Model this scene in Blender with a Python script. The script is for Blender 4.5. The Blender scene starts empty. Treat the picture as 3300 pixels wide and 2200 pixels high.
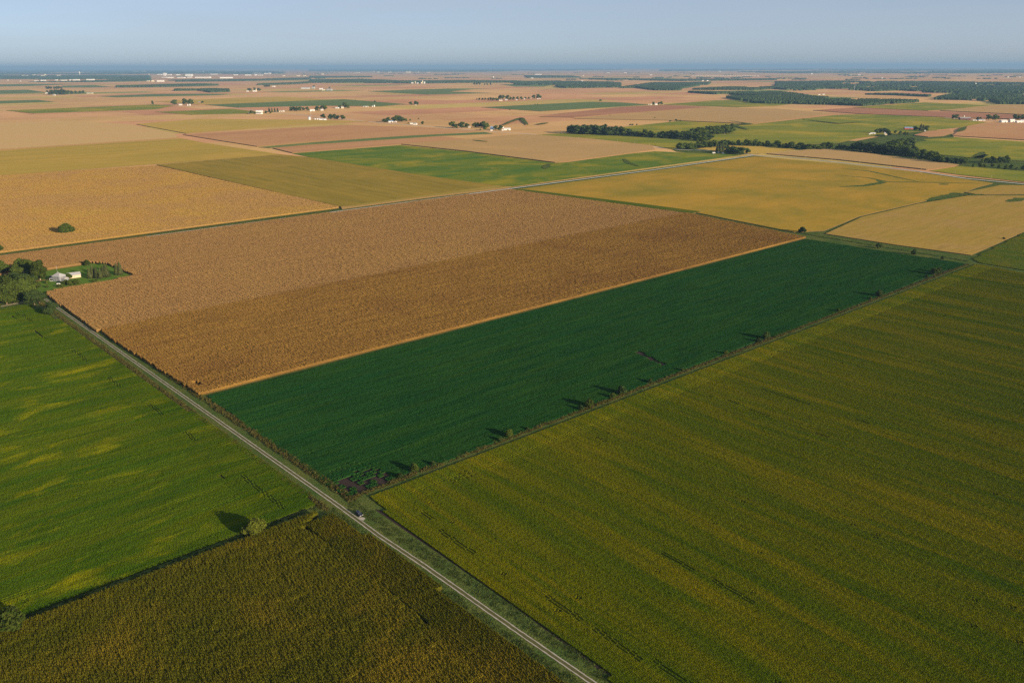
import bpy, math, random
import numpy as np
from mathutils import Matrix, Vector, noise as mnoise

random.seed(7)
rng = np.random.default_rng(11)
SC = bpy.context.scene
COL = SC.collection
R = math.radians

# ------------------------------------------------------------------ camera
CAM_H = 210.0
F_PX = 28.0 / 36.0 * 3300.0            # survey picture is 3300 x 2200
PITCH = math.atan((1100 - 215) / F_PX)
ROLL = 0.0022
cd = bpy.data.cameras.new('camera')
cd.lens, cd.sensor_width, cd.clip_start, cd.clip_end = 28.0, 36.0, 1.0, 400000.0
cam = bpy.data.objects.new('camera', cd)
COL.objects.link(cam)
cam.matrix_world = (Matrix.Translation((0, 0, CAM_H)) @ Matrix.Rotation(math.pi / 2 - PITCH, 4, 'X')
                    @ Matrix.Rotation(-ROLL, 4, 'Z'))
SC.camera = cam

# ------------------------------------------------------------------ light
SUN_EL, SUN_AZ = 14.0, -38.0           # azimuth counted from +X, counter-clockwise
w = bpy.data.worlds.new('World')
SC.world = w
w.use_nodes = True
nt = w.node_tree
sky = nt.nodes.new('ShaderNodeTexSky')
sky.sky_type = 'NISHITA'
sky.sun_disc = False
sky.sun_elevation = R(SUN_EL)
sky.sun_rotation = R(90 - SUN_AZ)
sky.altitude = 200
sky.air_density, sky.dust_density, sky.ozone_density = 0.40, 0.95, 0.35
bg = nt.nodes['Background']
bg.inputs['Strength'].default_value = 0.082
# a thin high veil of haze over the whole sky, thicker here and thinner there
wtc = nt.nodes.new('ShaderNodeTexCoord')
wmp = nt.nodes.new('ShaderNodeMapping')
wmp.inputs['Scale'].default_value = (1.6, 1.6, 16.0)
wnz = nt.nodes.new('ShaderNodeTexNoise')
wnz.inputs['Scale'].default_value = 1.3
wnz.inputs['Detail'].default_value = 5
wmr = nt.nodes.new('ShaderNodeMapRange')
wmr.inputs[1].default_value, wmr.inputs[2].default_value = 0.3, 0.7
wmr.inputs[3].default_value, wmr.inputs[4].default_value = 0.34, 0.70
wmx = nt.nodes.new('ShaderNodeMix')
wmx.data_type = 'RGBA'
wmx.inputs[7].default_value = (3.2, 3.65, 4.25, 1)
nt.links.new(wtc.outputs['Generated'], wmp.inputs['Vector'])
nt.links.new(wmp.outputs[0], wnz.inputs['Vector'])
nt.links.new(wnz.outputs['Fac'], wmr.inputs[0])
nt.links.new(wmr.outputs[0], wmx.inputs[0])
nt.links.new(sky.outputs[0], wmx.inputs[6])
nt.links.new(wmx.outputs[2], bg.inputs[0])
sl = bpy.data.lights.new('sun', 'SUN')
sl.energy, sl.angle, sl.color = 5.0, R(0.6), (1.0, 0.80, 0.55)
so = bpy.data.objects.new('sun', sl)
COL.objects.link(so)
sd = Vector((math.cos(R(SUN_AZ)) * math.cos(R(SUN_EL)), math.sin(R(SUN_AZ)) * math.cos(R(SUN_EL)), math.sin(R(SUN_EL))))
so.rotation_euler = sd.to_track_quat('Z', 'Y').to_euler()
so.location = sd * 500
vs = SC.view_settings
vs.view_transform, vs.look, vs.exposure, vs.gamma, vs.use_curve_mapping = 'Standard', 'None', 0.80, 1.0, False
SC.cycles.max_bounces = 4
SC.cycles.diffuse_bounces = 2
SC.cycles.glossy_bounces = 2
SC.cycles.transmission_bounces = 2
SC.cycles.volume_bounces = 0
SC.cycles.use_denoising = False
SC.cycles.use_adaptive_sampling = False
HAZE_DENSITY = 3.4e-5
HAZE_COLOR = (0.26, 0.46, 0.74, 1)


# ------------------------------------------------------------------ placing
def at(u, v, z=0.0):
    """survey picture pixel -> point of the level z"""
    v2 = v + ROLL * (u - 1650)
    u2 = u - ROLL * (v - 1100)
    a, b = (u2 - 1650) / F_PX, (v2 - 1100) / F_PX
    s, c = math.sin(PITCH), math.cos(PITCH)
    k = (CAM_H - z) / (s + b * c)
    return np.array((a * k, (c - b * s) * k))


def ppm(x, y, z=0.0):
    """survey pixels per metre at a place"""
    return F_PX / (y * math.cos(PITCH) + (CAM_H - z) * math.sin(PITCH))


def proj(P):
    P = np.asarray(P, float)
    s, c = math.sin(PITCH), math.cos(PITCH)
    z = P[:, 1] * c + CAM_H * s
    return 1650 + F_PX * P[:, 0] / z, 1100 + F_PX * (CAM_H * c - P[:, 1] * s) / z, z


pA, pB, pC, pD = at(1087, 1627), at(311, 1077), at(2219, 690), at(3133, 850)
E1A = math.atan2(pB[1] - pA[1], pB[0] - pA[0])          # along the avenue
E2A = math.atan2(pD[1] - pA[1], pD[0] - pA[0])          # along the fence row
E1 = np.array((math.cos(E1A), math.sin(E1A)))
E2 = np.array((math.cos(E2A), math.sin(E2A)))


# ------------------------------------------------------------------ mesh helpers
class MB:
    def __init__(s):
        s.v, s.f = [], []

    def add(s, V, Fc):
        o = len(s.v)
        s.v += [tuple(map(float, p)) for p in V]
        s.f += [tuple(i + o for i in q) for q in Fc]
        return s

    def box(s, x0, x1, y0, y1, z0, z1):
        return s.add([(x0, y0, z0), (x1, y0, z0), (x1, y1, z0), (x0, y1, z0), (x0, y0, z1), (x1, y0, z1), (x1, y1, z1), (x0, y1, z1)],
                     [(3, 2, 1, 0), (4, 5, 6, 7), (0, 1, 5, 4), (1, 2, 6, 5), (2, 3, 7, 6), (3, 0, 4, 7)])

    def tube(s, pts, rad, n=6, cap=True):
        o = len(s.v)
        pts = [Vector(p) for p in pts]
        for i, p in enumerate(pts):
            d = (pts[min(i + 1, len(pts) - 1)] - pts[max(i - 1, 0)]).normalized()
            a = d.orthogonal().normalized()
            b = d.cross(a)
            for k in range(n):
                t = 2 * math.pi * k / n
                s.v.append(tuple(p + (a * math.cos(t) + b * math.sin(t)) * rad[i]))
        for i in range(len(pts) - 1):
            for k in range(n):
                s.f.append((o + i * n + k, o + i * n + (k + 1) % n, o + (i + 1) * n + (k + 1) % n, o + (i + 1) * n + k))
        if cap:
            s.f.append(tuple(o + (len(pts) - 1) * n + k for k in range(n)))
            s.f.append(tuple(o + k for k in reversed(range(n))))
        return s

    def lathe(s, prof, n=16, cx=0.0, cy=0.0):
        o = len(s.v)
        for r, z in prof:
            for k in range(n):
                t = 2 * math.pi * k / n
                s.v.append((cx + r * math.cos(t), cy + r * math.sin(t), z))
        for i in range(len(prof) - 1):
            for k in range(n):
                s.f.append((o + i * n + k, o + i * n + (k + 1) % n, o + (i + 1) * n + (k + 1) % n, o + (i + 1) * n + k))
        s.f.append(tuple(o + (len(prof) - 1) * n + k for k in range(n)))
        s.f.append(tuple(o + k for k in reversed(range(n))))
        return s

    def mesh(s, name, mat=None, smooth=False):
        m = bpy.data.meshes.new(name)
        m.from_pydata(s.v, [], s.f)
        if mat:
            m.materials.append(mat)
        if smooth:
            m.polygons.foreach_set('use_smooth', [True] * len(m.polygons))
        m.update()
        return m


def link(name, mesh, parent=None, **props):
    o = bpy.data.objects.new(name, mesh)
    COL.objects.link(o)
    if parent:
        o.parent = parent
    for k, val in props.items():
        o[k] = val
    return o


TAGGED = {}          # cluster -> [(object, pattern, category)]


def tag(o, label, cat, group=None):
    o['label'], o['category'] = label, cat
    if group:
        o['group'] = group
    return o


ORD = ['', 'second', 'third', 'fourth', 'fifth', 'sixth', 'seventh', 'eighth', 'ninth', 'tenth', 'eleventh', 'twelfth',
       'thirteenth', 'fourteenth', 'fifteenth', 'sixteenth', 'seventeenth', 'eighteenth', 'nineteenth', 'twentieth']


def later(o, cluster, what, where, cat, group=None):
    """one of several: its label is written at the end, by its order in the row"""
    TAGGED.setdefault(cluster, []).append((o, what, where, cat, group))
    return o


def write_labels():
    for cl, L in TAGGED.items():
        P = np.array([tuple(o.location) for o, *_ in L])
        u, _, _ = proj(P)
        order = np.argsort(u)
        n = len(L)
        for k, i in enumerate(order):
            o, what, where, cat, group = L[i]
            if n == 1:
                pre = f'lone {what}'
            elif n == 2:
                pre = ('left ' if k == 0 else 'right ') + what
            elif k == 0:
                pre = f'leftmost {what}'
            elif k == n - 1:
                pre = f'rightmost {what}'
            elif k < n / 2:
                pre = f'{ORD[k]} {what} from the left'
            else:
                pre = f'{ORD[n - 1 - k]} {what} from the right'
            tag(o, f'{pre} {where}', cat, group if n > 1 else None)


# ------------------------------------------------------------------ materials
def new_mat(name):
    m = bpy.data.materials.new(name)
    m.use_nodes = True
    m.node_tree.nodes.clear()
    return m, m.node_tree.nodes, m.node_tree.links


def plain(name, col, rough=0.8, metal=0.0, noise=0.12, scale=2.0, spec=0.3):
    m, N, L = new_mat(name)
    out = N.new('ShaderNodeOutputMaterial')
    b = N.new('ShaderNodeBsdfPrincipled')
    b.inputs['Roughness'].default_value = rough
    b.inputs['Metallic'].default_value = metal
    b.inputs['Specular IOR Level'].default_value = spec
    tc = N.new('ShaderNodeTexCoord')
    nz = N.new('ShaderNodeTexNoise')
    nz.inputs['Scale'].default_value = scale
    nz.inputs['Detail'].default_value = 4
    mx = N.new('ShaderNodeMix')
    mx.data_type = 'RGBA'
    mx.inputs[6].default_value = tuple(c * (1 - noise) for c in col) + (1,)
    mx.inputs[7].default_value = tuple(min(1, c * (1 + noise)) for c in col) + (1,)
    L.new(tc.outputs['Object'], nz.inputs['Vector'])
    L.new(nz.outputs['Fac'], mx.inputs[0])
    L.new(mx.outputs[2], b.inputs['Base Color'])
    L.new(b.outputs[0], out.inputs[0])
    return m


def noise_fac(N, L, vec, scale, detail=3, rough=0.55, lo=0.35, hi=0.65, dist=0.0):
    nz = N.new('ShaderNodeTexNoise')
    nz.inputs['Scale'].default_value = scale
    nz.inputs['Detail'].default_value = detail
    nz.inputs['Roughness'].default_value = rough
    nz.inputs['Distortion'].default_value = dist
    L.new(vec, nz.inputs['Vector'])
    mr = N.new('ShaderNodeMapRange')
    mr.inputs[1].default_value = lo
    mr.inputs[2].default_value = hi
    L.new(nz.outputs['Fac'], mr.inputs[0])
    return mr.outputs[0]


def mixc(N, L, fac, a, b, mode='MIX'):
    mx = N.new('ShaderNodeMix')
    mx.data_type = 'RGBA'
    mx.blend_type = mode
    for sock, v in ((mx.inputs[0], fac), (mx.inputs[6], a), (mx.inputs[7], b)):
        if isinstance(v, (int, float)):
            sock.default_value = v
        elif isinstance(v, tuple):
            sock.default_value = v + (1,) if len(v) == 3 else v
        else:
            L.new(v, sock)
    return mx.outputs[2]


MUL = {'ripe_corn': (.52, .52, .41), 'golden_brown_corn': (.51, .50, .38), 'dark_soybean': (.66, .90, .42), 'turning_soybean': (1.5, 1.42, .2),
       'bright_soybean': (.95, 1.0, .2), 'greenish_corn': (.54, .56, .2), 'amber_corn': (.64, .64, .46), 'golden_soybean': (.91, .90, .78), 'olive_corn': (1.3, 1.15, .55),
       'yellow_soybean': (1.25, 1.16, .85), 'sandy_soybean': (.92, .90, .66), 'reddish_corn': (1.4, 1.4, 1.2), 'tan_corn': (1.3, 1.25, 1.05), 'rusty_field': (1.4, 1.4, 1.2),
       'rolling_soybean': (1.65, 1.4, .8), 'mottled_soybean': (1.7, 1.5, .7), 'yellow_crop': (1.25, 1.2, 1.0), 'green_soybean': (1.15, 1.05, .5), 'green_crop': (1.1, 1.05, .9)}


def field_mat(name, base, alt, patch, ang, streak=(0.012, 0.11), patch_scale=0.012, grain=1.6, grain_amt=0.35,
              streak_lohi=(0.38, 0.66), patch_lohi=(0.5, 0.72), offset=0.0, fine=0.0):
    k_ = MUL.get(name, (1, 1, 1))
    base, alt, patch = [tuple(c * q for c, q in zip(col, k_)) for col in (base, alt, patch)]
    """crop colour: base, alt in streaks along the rows, patch in blots; all of it the plants' own colour"""
    m, N, L = new_mat(name)
    out = N.new('ShaderNodeOutputMaterial')
    d = N.new('ShaderNodeBsdfDiffuse')
    g = N.new('ShaderNodeNewGeometry')
    mp = N.new('ShaderNodeMapping')
    mp.vector_type = 'TEXTURE'
    mp.inputs['Rotation'].default_value = (0, 0, ang)
    mp.inputs['Location'].default_value = (offset, offset * 0.7, 0)
    L.new(g.outputs['Position'], mp.inputs['Vector'])
    sc = N.new('ShaderNodeVectorMath')
    sc.operation = 'MULTIPLY'
    sc.inputs[1].default_value = (streak[0], streak[1], 0.0)
    L.new(mp.outputs[0], sc.inputs[0])
    flat = N.new('ShaderNodeVectorMath')
    flat.operation = 'MULTIPLY'
    flat.inputs[1].default_value = (1, 1, 0.0)
    L.new(mp.outputs[0], flat.inputs[0])
    f1 = noise_fac(N, L, sc.outputs[0], 1.0, 4, 0.62, *streak_lohi)
    if isinstance(patch_scale, tuple):
        flat.inputs[1].default_value = (patch_scale[0] / patch_scale[1], 1.0, 0.0)
        patch_scale = patch_scale[1]
    f2 = noise_fac(N, L, flat.outputs[0], patch_scale, 6, 0.65, *patch_lohi, dist=0.5)
    f3 = noise_fac(N, L, mp.outputs[0], grain, 2, 0.6, 0.3, 0.7)
    c = mixc(N, L, f1, base, alt)
    c = mixc(N, L, f2, c, patch)
    dk = mixc(N, L, f3, (1 - grain_amt,) * 3, (1 + grain_amt,) * 3)
    c = mixc(N, L, 1.0, c, dk, 'MULTIPLY')
    if fine:
        sc2 = N.new('ShaderNodeVectorMath')
        sc2.operation = 'MULTIPLY'
        sc2.inputs[1].default_value = (0.02, 0.6, 0.0)
        L.new(mp.outputs[0], sc2.inputs[0])
        f4 = noise_fac(N, L, sc2.outputs[0], 1.0, 3, 0.7, 0.35, 0.65)
        c = mixc(N, L, 1.0, c, mixc(N, L, f4, (1 - fine,) * 3, (1 + fine,) * 3), 'MULTIPLY')
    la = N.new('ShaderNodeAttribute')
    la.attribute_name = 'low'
    c = mixc(N, L, la.outputs['Fac'], c, mixc(N, L, 0.65, c, (0.035, 0.028, 0.015)))  # painted shade with stalk brown: low parts darkened so sunlit sides look dimmer
    L.new(c, d.inputs['Color'])
    L.new(d.outputs[0], out.inputs[0])
    return m


def leaf_mat(name, c1, c2, trans=0.25):
    m, N, L = new_mat(name)
    out = N.new('ShaderNodeOutputMaterial')
    d = N.new('ShaderNodeBsdfDiffuse')
    t = N.new('ShaderNodeBsdfTranslucent')
    ms = N.new('ShaderNodeMixShader')
    ms.inputs[0].default_value = trans
    oi = N.new('ShaderNodeObjectInfo')
    g = N.new('ShaderNodeNewGeometry')
    f = noise_fac(N, L, g.outputs['Position'], 0.7, 3, 0.6, 0.35, 0.65)
    c = mixc(N, L, f, c1, c2)
    mr = N.new('ShaderNodeMapRange')
    mr.inputs[3].default_value, mr.inputs[4].default_value = 0.75, 1.3
    L.new(oi.outputs['Random'], mr.inputs[0])
    hv = N.new('ShaderNodeHueSaturation')
    L.new(mr.outputs[0], hv.inputs['Value'])
    L.new(c, hv.inputs['Color'])
    for s_ in (d, t):
        L.new(hv.outputs[0], s_.inputs['Color'])
    L.new(d.outputs[0], ms.inputs[1])
    L.new(t.outputs[0], ms.inputs[2])
    L.new(ms.outputs[0], out.inputs[0])
    return m


def grass_mat():
    m, N, L = new_mat('grass')
    out = N.new('ShaderNodeOutputMaterial')
    d = N.new('ShaderNodeBsdfDiffuse')
    g = N.new('ShaderNodeNewGeometry')
    f1 = noise_fac(N, L, g.outputs['Position'], 0.05, 5, 0.6)
    f2 = noise_fac(N, L, g.outputs['Position'], 1.1, 3, 0.6, 0.3, 0.7)
    c = mixc(N, L, f1, (0.055, 0.095, 0.022), (0.105, 0.12, 0.03))
    c = mixc(N, L, 1.0, c, mixc(N, L, f2, (0.6,) * 3, (1.4,) * 3), 'MULTIPLY')
    L.new(c, d.inputs['Color'])
    bp = N.new('ShaderNodeBump')
    bp.inputs['Strength'].default_value = 0.6
    bp.inputs['Distance'].default_value = 0.4
    L.new(f2, bp.inputs['Height'])
    L.new(bp.outputs[0], d.inputs['Normal'])
    L.new(d.outputs[0], out.inputs[0])
    return m


def farmland_mat():
    """the far plain: section after section of ripe corn, some of it greener or redder"""
    m, N, L = new_mat('far_farmland')
    out = N.new('ShaderNodeOutputMaterial')
    d = N.new('ShaderNodeBsdfDiffuse')
    g = N.new('ShaderNodeNewGeometry')
    mp = N.new('ShaderNodeMapping')
    mp.vector_type = 'TEXTURE'
    mp.inputs['Rotation'].default_value = (0, 0, E2A)
    L.new(g.outputs['Position'], mp.inputs['Vector'])
    br = N.new('ShaderNodeTexBrick')
    br.inputs['Color1'].default_value = (0, 0, 0, 1)
    br.inputs['Color2'].default_value = (1, 1, 1, 1)
    br.inputs['Scale'].default_value = 1.0
    br.inputs['Mortar Size'].default_value = 0.0
    br.inputs['Brick Width'].default_value = 0.805
    br.inputs['Row Height'].default_value = 0.402
    sc = N.new('ShaderNodeVectorMath')
    sc.operation = 'SCALE'
    sc.inputs['Scale'].default_value = 0.001
    L.new(mp.outputs[0], sc.inputs[0])
    L.new(sc.outputs[0], br.inputs['Vector'])
    cr = N.new('ShaderNodeValToRGB')
    e = cr.color_ramp
    e.interpolation = 'CONSTANT'
    cols = [(0.0, (0.62, 0.355, 0.16)), (0.2, (0.59, 0.315, 0.15)), (0.4, (0.63, 0.38, 0.155)), (0.58, (0.60, 0.37, 0.145)),
            (0.74, (0.55, 0.275, 0.14)), (0.86, (0.52, 0.375, 0.115)), (0.94, (0.27, 0.285, 0.09))]
    e.elements[0].position, e.elements[0].color = 0.0, cols[0][1] + (1,)
    e.elements[1].position, e.elements[1].color = cols[1][0], cols[1][1] + (1,)
    for p, c in cols[2:]:
        q = e.elements.new(p)
        q.color = c + (1,)
    L.new(br.outputs['Color'], cr.inputs[0])
    f = noise_fac(N, L, mp.outputs[0], 0.0012, 6, 0.65)
    f2 = noise_fac(N, L, mp.outputs[0], 0.008, 4, 0.6, 0.3, 0.7)
    c = mixc(N, L, 1.0, cr.outputs[0], mixc(N, L, f, (0.85,) * 3, (1.12,) * 3), 'MULTIPLY')
    c = mixc(N, L, 1.0, c, mixc(N, L, f2, (0.92,) * 3, (1.08,) * 3), 'MULTIPLY')
    L.new(c, d.inputs['Color'])
    L.new(d.outputs[0], out.inputs[0])
    return m


M = {}
M['grass'] = grass_mat()
M['farmland'] = farmland_mat()
M['soil'] = plain('soil', (0.045, 0.032, 0.028), 1.0, 0, 0.3, 0.6, 0.0)
M['edge'] = plain('stalks_painted_shade', (0.15, 0.10, 0.045), 1.0, 0, 0.4, 0.5, 0.0)  # stalk brown with shade painted in, so sunlit block sides stay dim
M['gravel'] = plain('gravel', (0.40, 0.36, 0.30), 1.0, 0, 0.25, 1.5, 0.1)
M['asphalt'] = plain('road_gravel', (0.58, 0.55, 0.52), 1.0, 0, 0.15, 0.3, 0.1)
M['verge'] = plain('verge_dirt', (0.10, 0.098, 0.040), 1.0, 0, 0.5, 0.9, 0.0)
M['white'] = plain('white_paint', (0.64, 0.63, 0.61), 0.6, 0, 0.05, 0.5)
M['cream'] = plain('cream_siding', (0.62, 0.55, 0.38), 0.7, 0, 0.06, 0.5)
M['tan'] = plain('tan_siding', (0.50, 0.41, 0.29), 0.7, 0, 0.06, 0.5)
M['grey'] = plain('grey_siding', (0.20, 0.22, 0.25), 0.8, 0, 0.08, 0.5)
M['red'] = plain('red_siding', (0.38, 0.07, 0.04), 0.8, 0, 0.1, 0.5)
M['darkred'] = plain('dark_red_siding', (0.13, 0.045, 0.05), 0.8, 0, 0.1, 0.5)
M['blue'] = plain('blue_siding', (0.06, 0.14, 0.30), 0.7, 0, 0.1, 0.5)
M['steel'] = plain('galvanised_steel', (0.55, 0.57, 0.58), 0.45, 0.4, 0.06, 0.7)
M['roof_grey'] = plain('grey_shingle', (0.30, 0.29, 0.28), 0.9, 0, 0.12, 2.0)
M['roof_light'] = plain('pale_metal_roof', (0.36, 0.36, 0.37), 0.5, 0.1, 0.05, 0.4)
M['roof_white'] = plain('white_metal_roof', (0.66, 0.66, 0.65), 0.5, 0.0, 0.04, 0.4)
M['roof_blue'] = plain('blue_metal_roof', (0.22, 0.30, 0.44), 0.5, 0.0, 0.06, 0.4)
M['glass'] = plain('window_glass', (0.03, 0.035, 0.045), 0.08, 0, 0.1, 1.0, 0.5)
M['trim'] = plain('white_trim', (0.58, 0.57, 0.55), 0.6, 0, 0.05, 1.0)
M['dark'] = plain('dark_opening', (0.03, 0.03, 0.03), 0.8, 0, 0.1, 1.0)
M['wood'] = plain('weathered_wood', (0.36, 0.29, 0.20), 0.9, 0, 0.2, 3.0)
M['bark'] = plain('bark', (0.15, 0.115, 0.08), 1.0, 0, 0.3, 3.0, 0.0)
M['pale_bark'] = plain('pale_bark', (0.40, 0.34, 0.24), 1.0, 0, 0.2, 3.0, 0.0)
M['rust'] = plain('rust', (0.25, 0.12, 0.07), 0.9, 0, 0.3, 2.0)
M['drive'] = plain('red_brown_dirt', (0.28, 0.13, 0.07), 1.0, 0, 0.2, 1.0, 0.0)
M['leaf'] = leaf_mat('leaves', (0.040, 0.072, 0.013), (0.088, 0.110, 0.020))
M['leaf_yellow'] = leaf_mat('yellowing_leaves', (0.060, 0.082, 0.012), (0.105, 0.115, 0.016))
M['leaf_dark'] = leaf_mat('dark_leaves', (0.030, 0.056, 0.017), (0.062, 0.088, 0.024))
M['needle'] = leaf_mat('needles', (0.040, 0.054, 0.020), (0.080, 0.085, 0.030), 0.1)
M['weed'] = leaf_mat('weeds', (0.070, 0.072, 0.020), (0.125, 0.11, 0.032), 0.2)
M['woods'] = field_mat('woods', (0.035, 0.060, 0.025), (0.055, 0.080, 0.030), (0.025, 0.045, 0.02), 0, (0.02, 0.02), 0.05, 0.08, 0.4)
M['car_paint'] = plain('dark_blue_paint', (0.012, 0.018, 0.05), 0.25, 0.3, 0.05, 1.0, 0.6)
M['red_paint'] = plain('dark_red_paint', (0.12, 0.012, 0.015), 0.25, 0.3, 0.05, 1.0, 0.6)
M['rubber'] = plain('tyre_rubber', (0.02, 0.02, 0.02), 0.9, 0, 0.1, 4.0)
M['chrome'] = plain('chrome', (0.75, 0.75, 0.75), 0.2, 0.9, 0.03, 4.0)
M['lamp'] = plain('headlight_lens', (0.85, 0.83, 0.78), 0.1, 0, 0.03, 4.0, 0.6)
M['taillight'] = plain('taillight_lens', (0.4, 0.02, 0.02), 0.2, 0, 0.03, 4.0, 0.6)

TAN = (0.42, 0.255, 0.105)
fm = field_mat
M['f_upper_corn'] = fm('ripe_corn', (0.44, 0.265, 0.125), (0.40, 0.235, 0.115), (0.46, 0.285, 0.12), E2A, (0.01, 0.05), 0.006, 1.3, 0.12, fine=0.08)
M['f_mid_corn'] = fm('golden_brown_corn', (0.34, 0.195, 0.07), (0.42, 0.255, 0.08), (0.30, 0.165, 0.065), E2A, (0.006, 0.16), 0.01, 1.3, 0.14, offset=90, fine=0.24)
M['f_near_corn'] = fm('greenish_corn', (0.15, 0.135, 0.028), (0.115, 0.12, 0.024), (0.29, 0.205, 0.05), E2A, (0.02, 0.05), 0.016, 1.5, 0.25, patch_lohi=(0.5, 0.74), offset=33)
M['f_north_corn'] = fm('amber_corn', (0.46, 0.275, 0.105), (0.47, 0.30, 0.10), (0.42, 0.255, 0.13), E2A, (0.008, 0.02), 0.006, 1.0, 0.15, patch_lohi=(0.42, 0.62), offset=10)
M['f_golden'] = fm('golden_corn', (0.58, 0.375, 0.155), (0.56, 0.38, 0.145), (0.60, 0.365, 0.17), E2A, (0.001, 0.012), 0.003, 0.3, 0.1)
M['f_mid_bean'] = fm('dark_soybean', (0.016, 0.056, 0.026), (0.030, 0.066, 0.022), (0.013, 0.050, 0.028), E2A, (0.010, 0.14), (0.008, 0.05), 1.6, 0.25, fine=0.3)
M['f_right_bean'] = fm('turning_soybean', (0.028, 0.056, 0.012), (0.085, 0.084, 0.012), (0.140, 0.110, 0.016), E1A, (0.005, 0.09), (0.006, 0.06), 1.8, 0.3, streak_lohi=(0.28, 0.76), patch_lohi=(0.5, 0.86), offset=140, fine=0.15)
M['f_left_bean'] = fm('bright_soybean', (0.040, 0.078, 0.014), (0.076, 0.098, 0.014), (0.23, 0.205, 0.012), E2A, (0.010, 0.09), (0.016, 0.045), 1.8, 0.2, patch_lohi=(0.54, 0.76), offset=20, fine=0.25)
M['f_olive'] = fm('olive_corn', (0.235, 0.185, 0.06), (0.165, 0.145, 0.05), (0.26, 0.19, 0.07), E1A, (0.004, 0.06), 0.008, 0.9, 0.2, fine=0.12)
M['f_olive_edge'] = fm('yellow_headland', (0.34, 0.245, 0.045), (0.31, 0.225, 0.05), (0.36, 0.25, 0.06), E2A, (0.02, 0.05), 0.02, 0.9, 0.2)
M['f_yellow'] = fm('yellow_soybean', (0.36, 0.265, 0.065), (0.29, 0.225, 0.055), (0.40, 0.275, 0.075), E2A, (0.002, 0.03), 0.004, 0.6, 0.15, fine=0.08)
M['f_green'] = fm('mottled_soybean', (0.090, 0.125, 0.028), (0.040, 0.098, 0.036), (0.24, 0.195, 0.035), E2A, (0.006, 0.02), 0.008, 0.7, 0.2, patch_lohi=(0.5, 0.78), offset=55)
M['f_gold'] = fm('golden_soybean', (0.46, 0.28, 0.045), (0.38, 0.25, 0.040), (0.24, 0.21, 0.035), E2A, (0.006, 0.02), 0.007, 0.7, 0.2, patch_lohi=(0.42, 0.72), offset=77, fine=0.08)
M['f_sandy'] = fm('sandy_soybean', (0.40, 0.265, 0.085), (0.34, 0.245, 0.065), (0.40, 0.26, 0.125), E2A, (0.003, 0.06), 0.01, 0.7, 0.2, offset=31, fine=0.16)
M['f_tan'] = fm('tan_corn', (0.36, 0.235, 0.115), (0.33, 0.225, 0.105), (0.40, 0.26, 0.12), E2A, (0.002, 0.02), 0.004, 0.5, 0.15)
M['f_pink'] = fm('reddish_corn', (0.36, 0.195, 0.105), (0.31, 0.16, 0.09), (0.38, 0.22, 0.11), E2A, (0.001, 0.008), 0.002, 0.2, 0.1)
M['f_red'] = fm('rusty_field', (0.29, 0.135, 0.085), (0.25, 0.12, 0.085), (0.32, 0.17, 0.10), E2A, (0.001, 0.008), 0.002, 0.2, 0.1)
M['f_strip'] = fm('green_crop', (0.13, 0.175, 0.065), (0.10, 0.16, 0.065), (0.24, 0.22, 0.075), E2A, (0.001, 0.006), 0.0015, 0.2, 0.15, patch_lohi=(0.55, 0.8))
M['f_strip_yellow'] = fm('yellow_crop', (0.40, 0.28, 0.07), (0.36, 0.26, 0.07), (0.30, 0.24, 0.06), E2A, (0.001, 0.006), 0.0015, 0.2, 0.1)
M['f_hill'] = fm('rolling_soybean', (0.14, 0.165, 0.035), (0.085, 0.13, 0.032), (0.30, 0.24, 0.045), 0.0, (0.0015, 0.012), 0.004, 0.4, 0.15, patch_lohi=(0.48, 0.75))
M['f_right_green'] = fm('green_soybean', (0.05, 0.095, 0.018), (0.085, 0.105, 0.018), (0.13, 0.115, 0.02), E1A, (0.01, 0.1), 0.02, 1.5, 0.3)


# ------------------------------------------------------------------ the land
def sheet(name, pts, z, mat, kind='structure', **kw):
    mb = MB().add([(p[0], p[1], z) for p in pts], [tuple(range(len(pts)))])
    return link(name, mb.mesh(name, mat), kind=kind, **kw)


def ccw(P):
    P = np.asarray(P, float)
    a = np.sum(P[:, 0] * np.roll(P[:, 1], -1) - P[:, 1] * np.roll(P[:, 0], -1))
    return P if a > 0 else P[::-1]


def prism(name, pts, z0, z1, mat, kind, **kw):
    P = ccw(pts)
    n = len(P)
    V = [(p[0], p[1], z0) for p in P] + [(p[0], p[1], z1) for p in P]
    Fc = [tuple(range(n, 2 * n))] + [(i, (i + 1) % n, n + (i + 1) % n, n + i) for i in range(n)]
    me = MB().add(V, Fc).mesh(name, mat)
    me.materials.append(M['edge'])
    me.polygons.foreach_set('material_index', [0] + [1] * n)
    return link(name, me, kind=kind, **kw)


FAR = 110000.0
sheet('ground', [(-FAR, -800), (FAR, -800), (FAR, FAR), (-FAR, FAR)], 0.0, M['grass'])
far_pts = [at(-900, 640), at(0, 585), at(1090, 665), at(1640, 606), at(2420, 502), at(3300, 590), at(4400, 700)]
sheet('farmland', [(p[0], p[1]) for p in far_pts] + [(FAR, far_pts[-1][1]), (FAR, FAR - 500), (-FAR, FAR - 500), (-FAR, far_pts[0][1])], 0.35, M['farmland'])

hz, N_, L_ = new_mat('haze')
ho = N_.new('ShaderNodeOutputMaterial')
pv = N_.new('ShaderNodeVolumePrincipled')
pv.inputs['Density'].default_value = HAZE_DENSITY
pv.inputs['Color'].default_value = HAZE_COLOR
pv.inputs['Anisotropy'].default_value = 0.0
L_.new(pv.outputs[0], ho.inputs['Volume'])
HB = FAR + 4000
link('haze', MB().box(-HB, HB, -2500, HB, -1.0, CAM_H + 120).mesh('haze', hz), kind='stuff')

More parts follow.
